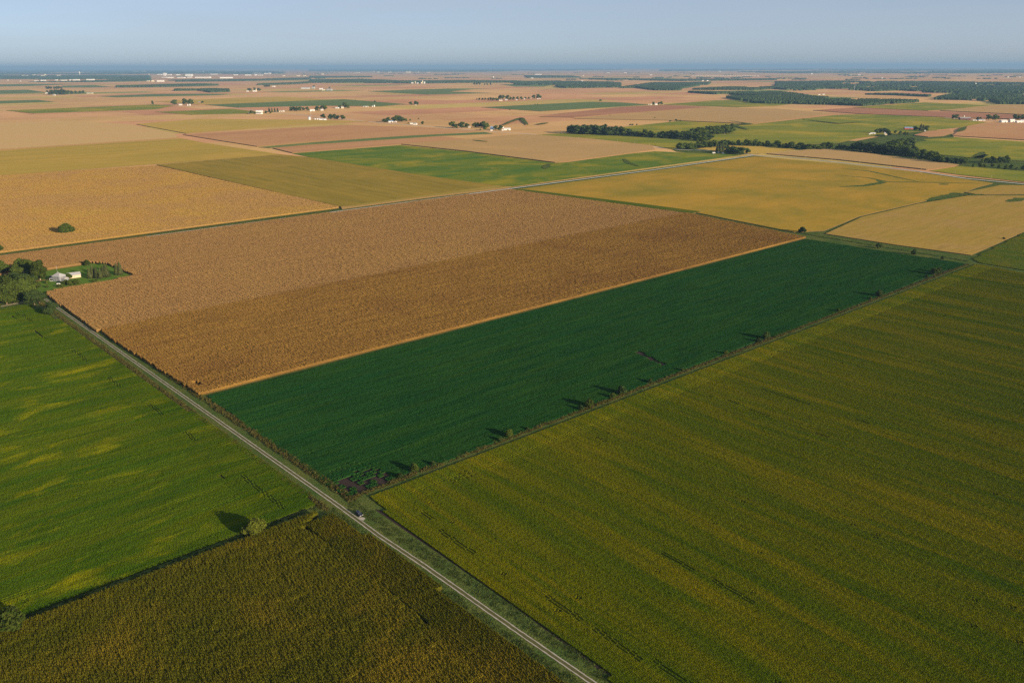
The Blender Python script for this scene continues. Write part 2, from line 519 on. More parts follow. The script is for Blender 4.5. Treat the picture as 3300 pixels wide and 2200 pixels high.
# far and middle fields as standing blocks of crop, each at its own height
FIELDS = [
    # name, label, material, height, outline in survey pixels
    ('corn_field', 'olive striped corn field beyond the gravel road', 'f_olive', 2.3, [(505, 534), (905, 501), (1000, 510), (1347, 566), (1622, 604), (1100, 671)]),
    ('corn_field', 'yellow headland strip edging the olive corn field', 'f_olive_edge', 2.42, [(1102, 675), (1160, 662), (1400, 630), (1560, 607), (1600, 601), (1640, 607), (1380, 638)]),
    ('soybean_field', 'yellow soybean field left of the olive corn', 'f_yellow', 1.0, [(0, 567), (500, 531), (905, 499), (660, 462), (585, 447), (0, 486), (-400, 512), (-400, 596)]),
    ('soybean_field', 'mottled green soybean field north of the pale road', 'f_green', 0.95, [(942, 496), (1293, 469), (1500, 490), (1785, 527), (1830, 524), (2036, 496), (2110, 489), (2200, 493), (2300, 497), (2395, 501), (2100, 541), (1655, 603), (1600, 599), (1347, 564), (1000, 508)]),
    ('corn_field', 'tan corn field with dark shaded front edge', 'f_tan', 2.5, [(1295, 467), (1500, 452), (1640, 438), (1700, 435), (1880, 447), (2100, 471), (2110, 483), (2036, 494), (1788, 526), (1500, 489)]),
    ('soybean_field', 'yellow green field in front of the creek trees', 'f_hill', 1.05, [(1720, 436), (1830, 431), (2100, 444), (2270, 457), (2190, 478), (2164, 482), (2100, 469), (1880, 445)]),
    ('soybean_field', 'wide golden soybean field behind the parcel', 'f_gold', 0.9, [(1662, 613), (2100, 553), (2430, 506), (2700, 528), (2955, 556), (3200, 592), (3150, 605), (3095, 625), (2955, 655), (2770, 698), (2655, 745), (2560, 750), (2240, 686)]),
    ('soybean_field', 'green grassy strip along the ripe corn edge', 'f_right_green', 0.97, [(1650, 613), (1690, 612), (2080, 660), (2260, 684), (2228, 690)]),
    ('soybean_field', 'sandy striped soybean field at the right', 'f_sandy', 0.85, [(2660, 755), (2775, 702), (2957, 659), (3120, 632), (3300, 632), (3700, 640), (3700, 670), (3300, 748), (3128, 824), (2880, 790)]),
    ('soybean_field', 'small sandy field above the grass waterway', 'f_sandy', 0.88, [(3110, 621), (3225, 598), (3300, 599), (3600, 625), (3600, 634), (3300, 627), (3150, 628)]),
    ('corn_field', 'tan corn field between the creek and the road', 'f_tan', 2.45, [(2470, 498), (2620, 483), (2700, 485), (2995, 522), (3090, 534), (2985, 549), (2700, 517), (2580, 507)]),
    ('soybean_field', 'bright yellow green field beyond the road bend', 'f_hill', 1.1, [(2995, 552), (3098, 536), (3300, 554), (3600, 585), (3600, 622), (3300, 588), (3100, 566)]),
    ('soybean_field', 'small golden field behind the dark grove', 'f_strip_yellow', 1.0, [(2243, 481), (2335, 470), (2452, 473), (2564, 482), (2465, 496), (2420, 498)]),
    ('soybean_field', 'rolling green field behind the creek', 'f_hill', 0.9, [(1990, 412), (2190, 391), (2420, 402), (2690, 372), (2776, 369), (3000, 376), (3190, 396), (3110, 410), (3000, 422), (2900, 430), (2760, 448), (2700, 462), (2560, 468), (2350, 464), (2240, 455), (2100, 440), (2000, 430)]),
    ('soybean_field', 'yellow green slopes right of the creek', 'f_hill', 1.15, [(2870, 478), (2950, 452), (3080, 444), (3300, 458), (3600, 480), (3600, 545), (3300, 520), (3150, 512), (2990, 496)]),
    ('corn_field', 'pinkish corn field below the white sheds', 'f_pink', 2.5, [(3085, 428), (3120, 408), (3180, 397), (3300, 398), (3600, 410), (3600, 472), (3300, 453), (3070, 440)]),
    ('corn_field', 'small pink corn hump beside the red barn farm', 'f_pink', 2.3, [(2944, 438), (2990, 425), (3058, 420), (3072, 430), (3040, 440), (2990, 443)]),
    ('corn_field', 'reddish corn field across the middle distance', 'f_pink', 2.2, [(590, 436), (1100, 405), (1340, 412), (1560, 424), (1000, 459), (828, 474)]),
    ('corn_field', 'narrow pink corn strip above the green field', 'f_pink', 2.3, [(880, 480), (1000, 470), (1420, 442), (1500, 450), (1290, 467), (942, 495)]),
    ('soybean_field', 'long thin green strip between the pink fields', 'f_strip', 1.2, [(832, 476), (1000, 461), (1300, 440), (1561, 427), (1590, 433), (1420, 440), (1000, 468), (870, 479)]),
    ('corn_field', 'broad golden corn field at the left middle', 'f_golden', 2.15, [(-500, 460), (0, 400), (200, 391), (420, 403), (560, 432), (575, 446), (0, 484), (-500, 518)]),
    ('corn_field', 'yellowish corn field beside the golden one', 'f_strip_yellow', 1.9, [(440, 402), (640, 385), (1000, 388), (1190, 393), (1000, 402), (600, 432)]),
    ('soybean_field', 'thin green strip at the far left edge, upper', 'f_strip', 1.0, [(-200, 276), (100, 271), (245, 272), (100, 278), (-200, 284)]),
    ('soybean_field', 'green strip in front of the town trees', 'f_strip', 1.0, [(200, 277), (300, 275), (365, 281), (300, 283), (200, 283)]),
    ('soybean_field', 'green strip left of the tree windbreak farm', 'f_strip', 1.0, [(-200, 295), (90, 290), (145, 298), (60, 302), (-200, 306)]),
    ('soybean_field', 'green strip at the left edge below the windbreak', 'f_strip', 1.0, [(-200, 332), (0, 326), (120, 323), (180, 329), (40, 334), (-200, 342)]),
    ('soybean_field', 'olive band across the left distance', 'f_hill', 1.3, [(20, 357), (500, 338), (560, 342), (500, 354), (110, 367), (60, 362)]),
    ('soybean_field', 'green strip below the tree belt', 'f_strip', 1.1, [(315, 311), (500, 304), (640, 303), (750, 304), (700, 308), (500, 312), (380, 315)]),
    ('soybean_field', 'long yellow field behind the white bins', 'f_strip_yellow', 1.2, [(500, 328), (750, 317), (900, 313), (1070, 322), (1000, 325), (740, 335), (640, 338), (560, 331)]),
    ('soybean_field', 'long green field below the yellow one', 'f_strip', 1.4, [(660, 339), (1000, 325), (1110, 321), (1310, 337), (1230, 344), (1050, 342), (770, 348)]),
    ('soybean_field', 'olive field left of the long white shed', 'f_hill', 1.2, [(500, 362), (750, 352), (860, 366), (620, 371)]),
    ('soybean_field', 'dark green wedge in the far centre', 'f_strip', 1.0, [(1185, 295), (1450, 286), (1520, 289), (1450, 296), (1590, 301), (1380, 306)]),
    ('soybean_field', 'bright green field below the tree lined hamlet', 'f_strip', 1.3, [(1550, 347), (1900, 329), (2000, 331), (2100, 339), (2000, 345), (1745, 360)]),
    ('soybean_field', 'pale green strip under the far woods', 'f_strip', 1.0, [(1610, 272), (1790, 274), (1750, 280), (1660, 280)]),
    ('soybean_field', 'yellow green field under the right woods', 'f_hill', 1.25, [(2140, 338), (2300, 325), (2450, 322), (2600, 330), (2500, 343), (2380, 347)]),
    ('corn_field', 'rusty red field right of the green one', 'f_red', 2.4, [(1740, 378), (1800, 368), (2000, 347), (2140, 340), (2290, 347), (2000, 368), (1850, 380)]),
    ('corn_field', 'pale tan corn field above the rolling green', 'f_tan', 2.3, [(1850, 384), (2000, 370), (2290, 348), (2500, 352), (2680, 368), (2420, 401), (2180, 390)]),
    ('soybean_field', 'grass green field in front of the right woods', 'f_hill', 1.3, [(2750, 347), (2980, 331), (3160, 340), (3220, 338), (3050, 355), (2990, 358)]),
    ('corn_field', 'rusty field behind the dark red barn', 'f_red', 2.1, [(2620, 357), (2750, 349), (3000, 360), (3300, 373), (3600, 384), (3600, 402), (3300, 387), (3060, 380), (2770, 368)]),
    ('corn_field', 'tan corn field at the far right', 'f_tan', 2.6, [(3030, 358), (3230, 340), (3600, 338), (3600, 380), (3300, 371)]),
]
for i, (nm, lb, mt, hgt, out) in enumerate(FIELDS):
    prism(nm, [at(*p) for p in out], 0.1, hgt + 0.013 * i, M[mt], 'stuff', label=lb)

# grass waterways and tracks cut into the fields
def ribbon(pts, width, seg=6.0, jit=0.0, taper=False):
    P = np.array(pts, float)
    d = np.r_[0, np.cumsum(np.hypot(*np.diff(P, axis=0).T))]
    n = max(2, int(d[-1] / seg) + 1)
    t = np.linspace(0, d[-1], n)
    X = np.c_[np.interp(t, d, P[:, 0]), np.interp(t, d, P[:, 1])]
    T = np.gradient(X, axis=0)
    T /= np.hypot(*T.T)[:, None]
    Nn = np.c_[-T[:, 1], T[:, 0]]
    wv = np.full(n, width / 2.0)
    if taper:
        wv *= np.sin(np.linspace(0.12, math.pi - 0.12, n)) ** 0.6
    a = wv * (1 + jit * (rng.random(n) - 0.5) * 2)
    b = wv * (1 + jit * (rng.random(n) - 0.5) * 2)
    return X + Nn * a[:, None], X - Nn * b[:, None]


def ribbon_obj(name, pts, width, z, mat, kind='structure', seg=6.0, jit=0.0, taper=False, **kw):
    Lf, Rt = ribbon(pts, width, seg, jit, taper)
    n = len(Lf)
    V = [(p[0], p[1], z) for p in Lf] + [(p[0], p[1], z) for p in Rt]
    Fc = [(n + i, n + i + 1, i + 1, i) for i in range(n - 1)]
    return link(name, MB().add(V, Fc).mesh(name, mat), kind=kind, **kw)


def seg_px(*pts, z=0.0):
    return [at(p[0], p[1], z) for p in pts]


sheet('pasture', seg_px((1825, 424), (2100, 436), (2240, 418), (2360, 418), (2600, 450), (2760, 455), (2900, 428), (2950, 414), (3060, 424), (3075, 444), (3300, 458), (3600, 480), (3600, 600), (3300, 555), (3100, 538), (2990, 523), (2700, 487), (2560, 484), (2440, 498), (2300, 500), (2180, 490), (2100, 455), (1900, 441)), 0.43, M['grass'])
ribbon_obj('verge', seg_px((-200, 852), (0, 826), (1640, 609), (2100, 549), (2432, 501)), 13.0, 0.40, M['grass'], seg=20, jit=0.15)
ribbon_obj('verge', seg_px((2425, 501), (2560, 509), (2700, 524), (2955, 552), (3120, 577), (3300, 594), (3500, 612)), 15.0, 0.47, M['grass'], seg=20, jit=0.15)

WATERWAYS = [
    ([(2704, 544), (2800, 553), (2900, 575), (2960, 588)], 9, 0.99), ([(2690, 565), (2800, 575), (2860, 588), (2960, 589), (3190, 593)], 9, 1.0),
    ([(2704, 604), (2790, 600), (2845, 590), (2825, 583)], 16, 1.01), ([(3030, 594), (3052, 597)], 30, 1.02),
    ([(2985, 648), (3040, 638), (3090, 626), (3120, 630), (3170, 628)], 24, 1.03), ([(3245, 652), (3290, 643), (3400, 640)], 22, 1.04),
    ([(2010, 514), (2026, 528), (2060, 538)], 14, 1.56), ([(1757, 546), (1762, 535), (1770, 530)], 16, 1.57),
    ([(2350, 392), (2420, 402), (2360, 405), (2410, 420)], 26, 2.95), ([(2780, 395), (2700, 400), (2600, 388)], 20, 2.96),
    ([(3180, 500), (3150, 512), (3168, 492)], 24, 1.9), ([(2940, 445), (2975, 455), (2940, 460)], 22, 1.92), ([(3088, 428), (3110, 412)], 22, 3.1),
    ([(1700, 405), (1680, 382), (1640, 397), (1620, 407)], 22, 3.2), ([(1730, 404), (1765, 398)], 26, 3.22), ([(1525, 455), (1570, 460)], 16, 3.3),
]
for pts, wd, z in WATERWAYS:
    ribbon_obj('grass_waterway', seg_px(*pts), wd, z, M['grass'], jit=0.3, taper=True)

# ------------------------------------------------------------------ close fields: row crops standing plant by plant
def tile_mesh(name, kind, seed, gap_rows=(), spots=()):
    r = np.random.default_rng(seed)
    mb = MB()
    rows, wrow = 4, 0.76
    T = rows * wrow
    bean = kind == 'bean'
    nx, ny = (20, 20) if bean else (16, 15)
    xs, ys = np.linspace(-T / 2, T / 2, nx + 1), np.linspace(-T / 2, T / 2, ny + 1)
    X, Y = np.meshgrid(xs, ys)
    ph = (X + T / 2) / wrow
    prof = 0.5 - 0.5 * np.cos(2 * math.pi * ph)
    lump = r.random((4, 4))
    li, lj = np.clip(((Y / T + .5) * 3), 0, 2.999), np.clip(((X / T + .5) * 3), 0, 2.999)
    i0, j0 = li.astype(int), lj.astype(int)
    fi, fj = li - i0, lj - j0
    big = (lump[i0, j0] * (1 - fi) * (1 - fj) + lump[i0 + 1, j0] * fi * (1 - fj) + lump[i0, j0 + 1] * (1 - fi) * fj + lump[i0 + 1, j0 + 1] * fi * fj) - .5
    if bean:
        Z = 0.58 + 0.11 * prof + 0.25 * (r.random(X.shape) - 0.5) + 0.18 * big
        for g_ in gap_rows:
            m = np.floor(np.clip(ph, 0, rows - 1e-6)) == g_
            Z[m] = 0.20 + 0.12 * r.random(int(m.sum()))
    else:
        amp = 0.52 if kind == 'tall_corn' else 0.31
        Z = 1.5 + (0.5 if kind == 'tall_corn' else 0.2) * prof + amp * (r.random(X.shape) - 0.5) + 0.35 * big
    for hx_, hy_, hr_ in spots:
        m = (X - hx_) ** 2 + (Y - hy_) ** 2 < hr_ ** 2
        Z[m] *= 0.25
    jx = (r.random(X.shape) - 0.5) * 0.12
    jy = (r.random(X.shape) - 0.5) * 0.14
    V = np.c_[(X + jx).ravel(), (Y + jy).ravel(), np.maximum(Z, 0.05).ravel()]
    nv = nx + 1
    Fc = [(j * nv + i, j * nv + i + 1, (j + 1) * nv + i + 1, (j + 1) * nv + i) for j in range(ny) for i in range(nx)]
    mb.add(V, Fc)
    # stems and leaves of the outer rows down to the soil
    loop = [(0, i) for i in range(nx)] + [(j, nx) for j in range(ny)] + [(ny, i) for i in range(nx, 0, -1)] + [(j, 0) for j in range(ny, 0, -1)]
    top = [V[j * nv + i] for j, i in loop]
    n = len(top)
    low = [(p[0] * 1.0 + r.normal(0, 0.05), p[1] + r.normal(0, 0.05), 0.0) for p in top]
    mb.add(top + low, [(n + k, n + (k + 1) % n, (k + 1) % n, k) for k in range(n)])
    nl = 46 if kind == 'tall_corn' else (16 if kind == 'corn' else 26)
    for _ in range(nl):
        row = r.integers(rows)
        if row in gap_rows:
            continue
        x = -T / 2 + (row + 0.5) * wrow + r.normal(0, 0.1)
        y = r.uniform(-T / 2, T / 2)
        a = r.uniform(0, 2 * math.pi)
        if kind != 'bean':
            ln, wd, z0, z1 = r.uniform(0.35, 0.7), 0.07, r.uniform(1.5, 2.1), r.uniform(2.1, 2.6)
        else:
            ln, wd, z0, z1 = r.uniform(0.15, 0.3), 0.1, r.uniform(0.7, 0.85), r.uniform(0.85, 1.02)
        dx, dy = math.cos(a) * ln, math.sin(a) * ln
        px, py = -math.sin(a) * wd, math.cos(a) * wd
        mb.add([(x - px, y - py, z0), (x + px, y + py, z0), (x + dx + px, y + dy + py, z1), (x + dx - px, y + dy - py, z1)], [(0, 1, 2, 3)])
    me = mb.mesh(name)
    zmax = 0.75 if bean else 1.9
    lo = np.clip(1.0 - np.array([p[2] for p in mb.v]) / (zmax * 0.6), 0, 1)  # mask for the painted shade, strongest near the ground
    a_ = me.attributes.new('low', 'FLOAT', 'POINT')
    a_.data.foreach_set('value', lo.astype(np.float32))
    return me


def weed_mesh(name, seed):
    r = np.random.default_rng(seed)
    mb = MB()
    for _ in range(34):
        x, y, a = r.normal(0, 0.45), r.normal(0, 0.45), r.uniform(0, 6.28)
        h, l_, wd = r.uniform(0.35, 1.1), r.uniform(0.1, 0.5), r.uniform(0.05, 0.16)
        dx, dy, px, py = math.cos(a) * l_, math.sin(a) * l_, -math.sin(a) * wd, math.cos(a) * wd
        mb.add([(x - px, y - py, 0), (x + px, y + py, 0), (x + dx + px * .6, y + dy + py * .6, h), (x + dx - px * .6, y + dy - py * .6, h)], [(0, 1, 2, 3)])
    return mb.mesh(name)


def proto_obj(mesh):
    return bpy.data.objects.new(mesh.name, mesh)


PROTO = {'bean': [proto_obj(tile_mesh('bean_rows', 'bean', s)) for s in (1, 2, 3)] + [proto_obj(tile_mesh('bean_rows_wheeled', 'bean', 9, (0, 2))), proto_obj(tile_mesh('bean_rows_gappy', 'bean', 10, (), ((-.7, .5, .75), (.6, -.4, .7), (.9, 1.0, .5), (-.4, -1.1, .45))))],
         'corn': [proto_obj(tile_mesh('corn_rows', 'corn', s)) for s in (4, 5, 6)] + [proto_obj(tile_mesh('corn_rows_gappy', 'corn', 12, (), ((.4, .2, .5), (-.7, -.5, .4), (-.6, .8, .3))))],
         'tall_corn': [proto_obj(tile_mesh('tall_corn_rows', 'tall_corn', s)) for s in (14, 15, 16)] + [proto_obj(tile_mesh('tall_corn_rows_gappy', 'tall_corn', 17, (), ((.4, .2, .5), (-.7, -.5, .4))))],
         'weed': [proto_obj(weed_mesh('weed_tuft', s)) for s in (7, 8)]}


def inside(P, poly):
    x, y = P[:, 0], P[:, 1]
    r = np.zeros(len(P), bool)
    q = np.asarray(poly)
    j = len(q) - 1
    for i in range(len(q)):
        xi, yi, xj, yj = *q[i], *q[j]
        if yi != yj:
            r ^= ((yi > y) != (yj > y)) & (x < (xj - xi) * (y - yi) / (yj - yi) + xi)
        j = i
    return r


def seg_dist(P, pts):
    best = np.full(len(P), 1e9)
    for a, b in zip(pts[:-1], pts[1:]):
        a, b = np.asarray(a), np.asarray(b)
        d = b - a
        t = np.clip(((P - a) @ d) / (d @ d), 0, 1)
        best = np.minimum(best, np.hypot(*(P - (a + t[:, None] * d)).T))
    return best


def in_frame(P, mu=240, mv=200):
    u, v, z = proj(P)
    return (z > 5) & (u > -mu) & (u < 3300 + mu) & (v > -mv) & (v < 2200 + mv)


def scatter(name, P, rot, var, scl, kind, mat, zs=None, z0=0.06, **kw):
    """one object: plants standing on the points, by geometry nodes"""
    n = len(P)
    me = bpy.data.meshes.new(name)
    me.vertices.add(n)
    zz = np.full(n, z0)
    me.vertices.foreach_set('co', np.c_[P, zz].astype(np.float32).ravel())
    for an, ty, data in (('rot', 'FLOAT', rot), ('sc', 'FLOAT', scl), ('szc', 'FLOAT', zs if zs is not None else scl)):
        at_ = me.attributes.new(an, ty, 'POINT')
        at_.data.foreach_set('value', np.asarray(data, np.float32))
    at_ = me.attributes.new('var', 'INT', 'POINT')
    at_.data.foreach_set('value', np.asarray(var, np.int32))
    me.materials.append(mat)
    o = link(name, me, kind='stuff', **kw)
    ng = bpy.data.node_groups.new(name + '_plants', 'GeometryNodeTree')
    ng.interface.new_socket('Geometry', in_out='INPUT', socket_type='NodeSocketGeometry')
    ng.interface.new_socket('Geometry', in_out='OUTPUT', socket_type='NodeSocketGeometry')
    N, L = ng.nodes, ng.links
    gi, go = N.new('NodeGroupInput'), N.new('NodeGroupOutput')

    def attr(nm, ty):
        a = N.new('GeometryNodeInputNamedAttribute')
        a.data_type = ty
        a.inputs['Name'].default_value = nm
        return a.outputs['Attribute']
    rt = N.new('ShaderNodeCombineXYZ')
    L.new(attr('rot', 'FLOAT'), rt.inputs['Z'])
    sv = N.new('ShaderNodeCombineXYZ')
    sc_ = attr('sc', 'FLOAT')
    L.new(sc_, sv.inputs['X'])
    L.new(sc_, sv.inputs['Y'])
    L.new(attr('szc', 'FLOAT'), sv.inputs['Z'])
    jn = N.new('GeometryNodeJoinGeometry')
    va = attr('var', 'INT')
    for k, po in enumerate(PROTO[kind]):
        oi = N.new('GeometryNodeObjectInfo')
        oi.inputs['Object'].default_value = po
        cp = N.new('FunctionNodeCompare')
        cp.data_type = 'INT'
        cp.operation = 'EQUAL'
        L.new(va, cp.inputs[2])
        cp.inputs[3].default_value = k
        ip = N.new('GeometryNodeInstanceOnPoints')
        L.new(gi.outputs[0], ip.inputs['Points'])
        L.new(cp.outputs[0], ip.inputs['Selection'])
        L.new(oi.outputs['Geometry'], ip.inputs['Instance'])
        L.new(rt.outputs[0], ip.inputs['Rotation'])
        L.new(sv.outputs[0], ip.inputs['Scale'])
        L.new(ip.outputs[0], jn.inputs[0])
    sm = N.new('GeometryNodeSetMaterial')
    sm.inputs['Material'].default_value = mat
    L.new(jn.outputs[0], sm.inputs['Geometry'])
    L.new(sm.outputs[0], go.inputs[0])
    md = o.modifiers.new('plants', 'NODES')
    md.node_group = ng
    return o


def shift(pts, off):
    P = np.array(pts, float)
    T = np.gradient(P, axis=0)
    T /= np.hypot(*T.T)[:, None]
    return P + np.c_[-T[:, 1], T[:, 0]] * off


def row_crop(name, label, poly, ang, kind, mat, tile=3.04, holes=(), tracks=(), gappy=0.004, patchy=None, zs=1.0, soil=True, sparse=None):
    poly = np.asarray(poly)
    d = np.array((math.cos(ang), math.sin(ang)))          # along the rows
    q = np.array((-d[1], d[0]))                           # across them
    o = poly[0]
    rr, qq = (poly - o) @ d, (poly - o) @ q
    RI, QI, PP = [], [], []
    for qi in range(math.floor(qq.min() / tile), math.ceil(qq.max() / tile) + 1):
        c = (qi + 0.5) * tile
        xs = []
        for i in range(len(poly)):
            q1, q2, r1, r2 = qq[i - 1], qq[i], rr[i - 1], rr[i]
            if (q1 > c) != (q2 > c):
                xs.append(r1 + (c - q1) / (q2 - q1) * (r2 - r1))
        xs.sort()
        for a_, b_ in zip(xs[::2], xs[1::2]):
            m = int(round((b_ - a_) / tile))
            if m < 1 or b_ - a_ < 2.2 * tile:
                continue
            a_, b_ = a_ + rng.normal(0, 0.45), b_ + rng.normal(0, 0.45)
            r_ = a_ + (np.arange(m) + 0.5) * (b_ - a_) / m
            PP.append(o + r_[:, None] * d + c * q)
            RI.append(r_ / tile)
            QI.append(np.full(m, qi))
    RI, QI, P = np.concatenate(RI), np.concatenate(QI), np.concatenate(PP)
    ok = in_frame(P)
    RI, QI, P = RI[ok], QI[ok], P[ok]
    for pts, half in holes:
        k = seg_dist(P, pts) > half
        RI, QI, P = RI[k], QI[k], P[k]
    if sparse is not None:
        k = ~(sparse(P))
        RI, QI, P = RI[k], QI[k], P[k]
    n = len(P)
    var = np.where(rng.random(n) < gappy, 4 if kind == 'bean' else 3, rng.integers(0, 3, n))
    if patchy is not None:
        var = np.where(patchy(P), 4 if kind == 'bean' else 3, var)
    for a, b in tracks:
        ra, rb = sorted((float((np.asarray(a) - o) @ d) / tile, float((np.asarray(b) - o) @ d) / tile))
        qc = math.floor(float((np.asarray(a) - o) @ q) / tile)
        var[(QI == qc) & (RI >= ra) & (RI <= rb)] = 3
    flip = (rng.random(n) < 0.5) * math.pi
    rot = ang - math.pi / 2 + flip
    scl = np.full(n, tile / 3.04)
    zsc = zs * rng.uniform(0.92, 1.08, n)
    if soil:
        sheet('soil', poly, 0.03, M['soil'])
    return scatter(name, P, rot, var, scl, kind, mat, zs=zsc, label=label)


def ang_px(a, b):
    p, q_ = at(*a), at(*b)
    return math.atan2(q_[1] - p[1], q_[0] - p[0])


def strip_poly(edge, width):
    """a band of the given width along an edge, on its left side when width > 0"""
    e = np.array(edge, float)
    return np.r_[e, shift(e, width)[::-1]]


# --- the tall corn north of the parcel, up to 140th
uc_poly = seg_px((312, 1071), (150, 953), (153, 944), (438, 893), (402, 877), (345, 852), (300, 848), (149, 872), (60, 886), (-60, 890), (-160, 863), (0, 829.5), (1640, 613), (2208, 691), (1500, 834))
row_crop('corn_field', 'ripe light brown corn field beyond the farmstead lawn', uc_poly, ang_px((312, 1071), (2208, 691)), 'corn', M['f_upper_corn'], 4.0, zs=1.32)
# --- the brown corn half of the parcel
mc_poly = seg_px((642, 1276), (350, 1091), (326, 1066), (1500, 831), (2210, 689), (2596, 768))
row_crop('corn_field', 'brown striped corn strip in the middle, between ripe corn and dark soybeans', mc_poly, ang_px((642, 1276), (2596, 768)), 'corn', M['f_mid_corn'], 3.04, zs=1.25,
         holes=[(seg_px((628, 1238), (642, 1243)), 2.5)])
# --- corn in the near left corner
bc_edge = seg_px((1072, 1654), (1281, 1786), (1420, 1896), (1561, 2019), (1818, 2197), (2060, 2370), z=2.0)
bc_in = shift(bc_edge, -17)
bc_left = seg_px((-500, 2420), (-260, 2120), (0, 2030), (468, 1857), (804, 1727), (1026, 1650), z=1.6)
row_crop('corn_field', 'greenish tan corn field in the near left corner', np.r_[bc_in, bc_left], ang_px((0, 2030), (1042, 1638)), 'tall_corn', M['f_near_corn'], 3.04, zs=1.2)
row_crop('corn_field', 'headland rows of the near corn beside the avenue', strip_poly(bc_edge, -17), ang_px((1072, 1654), (1818, 2197)), 'tall_corn', M['f_near_corn'], 3.04, zs=1.2, soil=False)
# --- amber corn north of 140th
nc_poly = seg_px((-160, 838), (28, 813), (600, 738), (1088, 672), (1092, 668), (800, 603), (505, 536), (0, 568), (-300, 588))
row_crop('corn_field', 'amber corn field north of the road with a round tree', nc_poly, ang_px((28, 813), (1088, 672)), 'corn', M['f_north_corn'], 5.5, zs=1.15)
# --- dark soybeans of the parcel
mb_poly = seg_px((668, 1278), (2598, 772), (3108, 851), (1132, 1600), (1098, 1594))
def mb_holes(P):
    dd = seg_dist(P, seg_px((1112, 1582), (1185, 1545)))
    return (seg_dist(P, seg_px((2052, 1135), (2138, 1176))) < 2.1) | ((dd < 11) & (rng.random(len(P)) < 0.55))


def mb_thin(P):
    dd = seg_dist(P, seg_px((1108, 1583), (1175, 1548)))
    return (dd < 24) & (rng.random(len(P)) > (dd / 24) ** 2)
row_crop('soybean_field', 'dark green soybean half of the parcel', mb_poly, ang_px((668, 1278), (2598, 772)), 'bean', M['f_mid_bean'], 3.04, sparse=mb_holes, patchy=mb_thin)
# --- big yellowing soybeans at the right
rb_top = seg_px((1192, 1602), (2200, 1217), (3148, 853))
rb_in = shift(rb_top, -18)
rb_left = ang_px((1206, 1640), (1984, 2197))
rb_poly = np.r_[rb_in[::-1], seg_px((1206, 1640), (1600, 1912), (1984, 2197), (2280, 2410), (3900, 2450), (4300, 1250), (3800, 985))]
trk = [((2120, 1783), (2238, 1839)), ((2294, 1869), (2432, 1946)), ((2115, 2130), (2240, 2210)), ((1421, 1706), (1561, 1781)), ((1748, 1921), (1889, 1991)),
       ((1907, 2019), (2100, 2117)), ((1351, 1650), (1398, 1678)), ((2450, 1255), (2610, 1305)), ((2336, 1290), (2382, 1303)), ((2280, 1275), (2303, 1283)),
       ((2620, 1393), (2668, 1408)), ((1920, 1410), (1952, 1422)), ((2420, 1322), (2490, 1345)), ((2750, 1350), (2810, 1370))]
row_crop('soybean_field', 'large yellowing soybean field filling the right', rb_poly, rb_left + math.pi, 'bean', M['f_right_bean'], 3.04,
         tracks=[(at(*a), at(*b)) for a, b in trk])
row_crop('soybean_field', 'headland rows of the right soybeans along the fence row', strip_poly(rb_top, -18), ang_px((1200, 1612), (3148, 858)), 'bean', M['f_right_bean'], 3.04,
         patchy=lambda P: seg_dist(P, seg_px((1465, 1550), (1510, 1532))) < 4.5, soil=False,
         tracks=[(at(1330, 1588), at(1480, 1532)), (at(1560, 1503), at(2020, 1325)), (at(2080, 1302), at(2700, 1060)), (at(2730, 1048), at(2960, 958)), (at(3000, 942), at(3060, 918))])
sheet('soil', strip_poly(rb_top, -18.0), 0.034, M['soil'])
# --- bright soybeans at the left
lb_edge = seg_px((95, 980), (166, 1018), (300, 1102), (584, 1306), (852, 1494), (1026, 1624))
lb_in = shift(lb_edge, -25)
lb_poly = np.r_[lb_in, seg_px((1000, 1640), (800, 1708), (465, 1838), (70, 1985), (0, 2010), (-260, 2105), (-700, 1400), (-300, 1040), (0, 988))]
row_crop('soybean_field', 'bright green soybean field with yellow streaks at the left', lb_poly, ang_px((70, 1985), (800, 1708)), 'bean', M['f_left_bean'], 3.04,
         tracks=[(at(560, 1625), at(760, 1558)), (at(640, 1655), at(860, 1580)), (at(0, 1945), at(150, 1895)), (at(20, 1170), at(62, 1158))])
row_crop('soybean_field', 'headland rows of the left soybeans beside the avenue', strip_poly(lb_edge, -25), ang_px((1026, 1624), (300, 1102)), 'bean', M['f_left_bean'], 3.04, soil=False,
         tracks=[(at(50, 1006), at(66, 1018)), (at(78, 1014), at(112, 1036)), (at(230, 1130), at(285, 1166)), (at(350, 1218), at(405, 1248)),
                 (at(480, 1302), at(520, 1338)), (at(590, 1390), at(620, 1424)), (at(770, 1535), at(870, 1630)), (at(830, 1570), at(910, 1640))])
sheet('soil', strip_poly(lb_edge, -25.0), 0.034, M['soil'])
# --- green triangle beyond the parcel corner
gt_poly = seg_px((3135, 834), (3300, 751), (3700, 672), (3800, 945), (3300, 872), (3155, 848))
row_crop('soybean_field', 'green soybean wedge at the right edge beyond the parcel corner', gt_poly, E2A, 'bean', M['f_right_green'], 4.0)

# --- weeds: ditches and fence rows
def weed_strip(name, label, pts, width, dens, zs=1.0, mat='weed'):
    P = np.array(pts, float)
    d = np.r_[0, np.cumsum(np.hypot(*np.diff(P, axis=0).T))]
    n = int(d[-1] * width * dens)
    t = rng.uniform(0, d[-1], n)
    X = np.c_[np.interp(t, d, P[:, 0]), np.interp(t, d, P[:, 1])]
    ang = math.atan2(P[-1][1] - P[0][1], P[-1][0] - P[0][0])
    X += (rng.uniform(-0.5, 0.5, n) * width)[:, None] * np.array((-math.sin(ang), math.cos(ang)))
    X = X[in_frame(X, 60, 60)]
    n = len(X)
    return scatter(name, X, rng.uniform(0, 6.28, n), rng.integers(0, 2, n), rng.uniform(0.6, 1.3, n), 'weed', M[mat], zs=zs * rng.uniform(0.4, 1.3, n), z0=0.0, label=label)


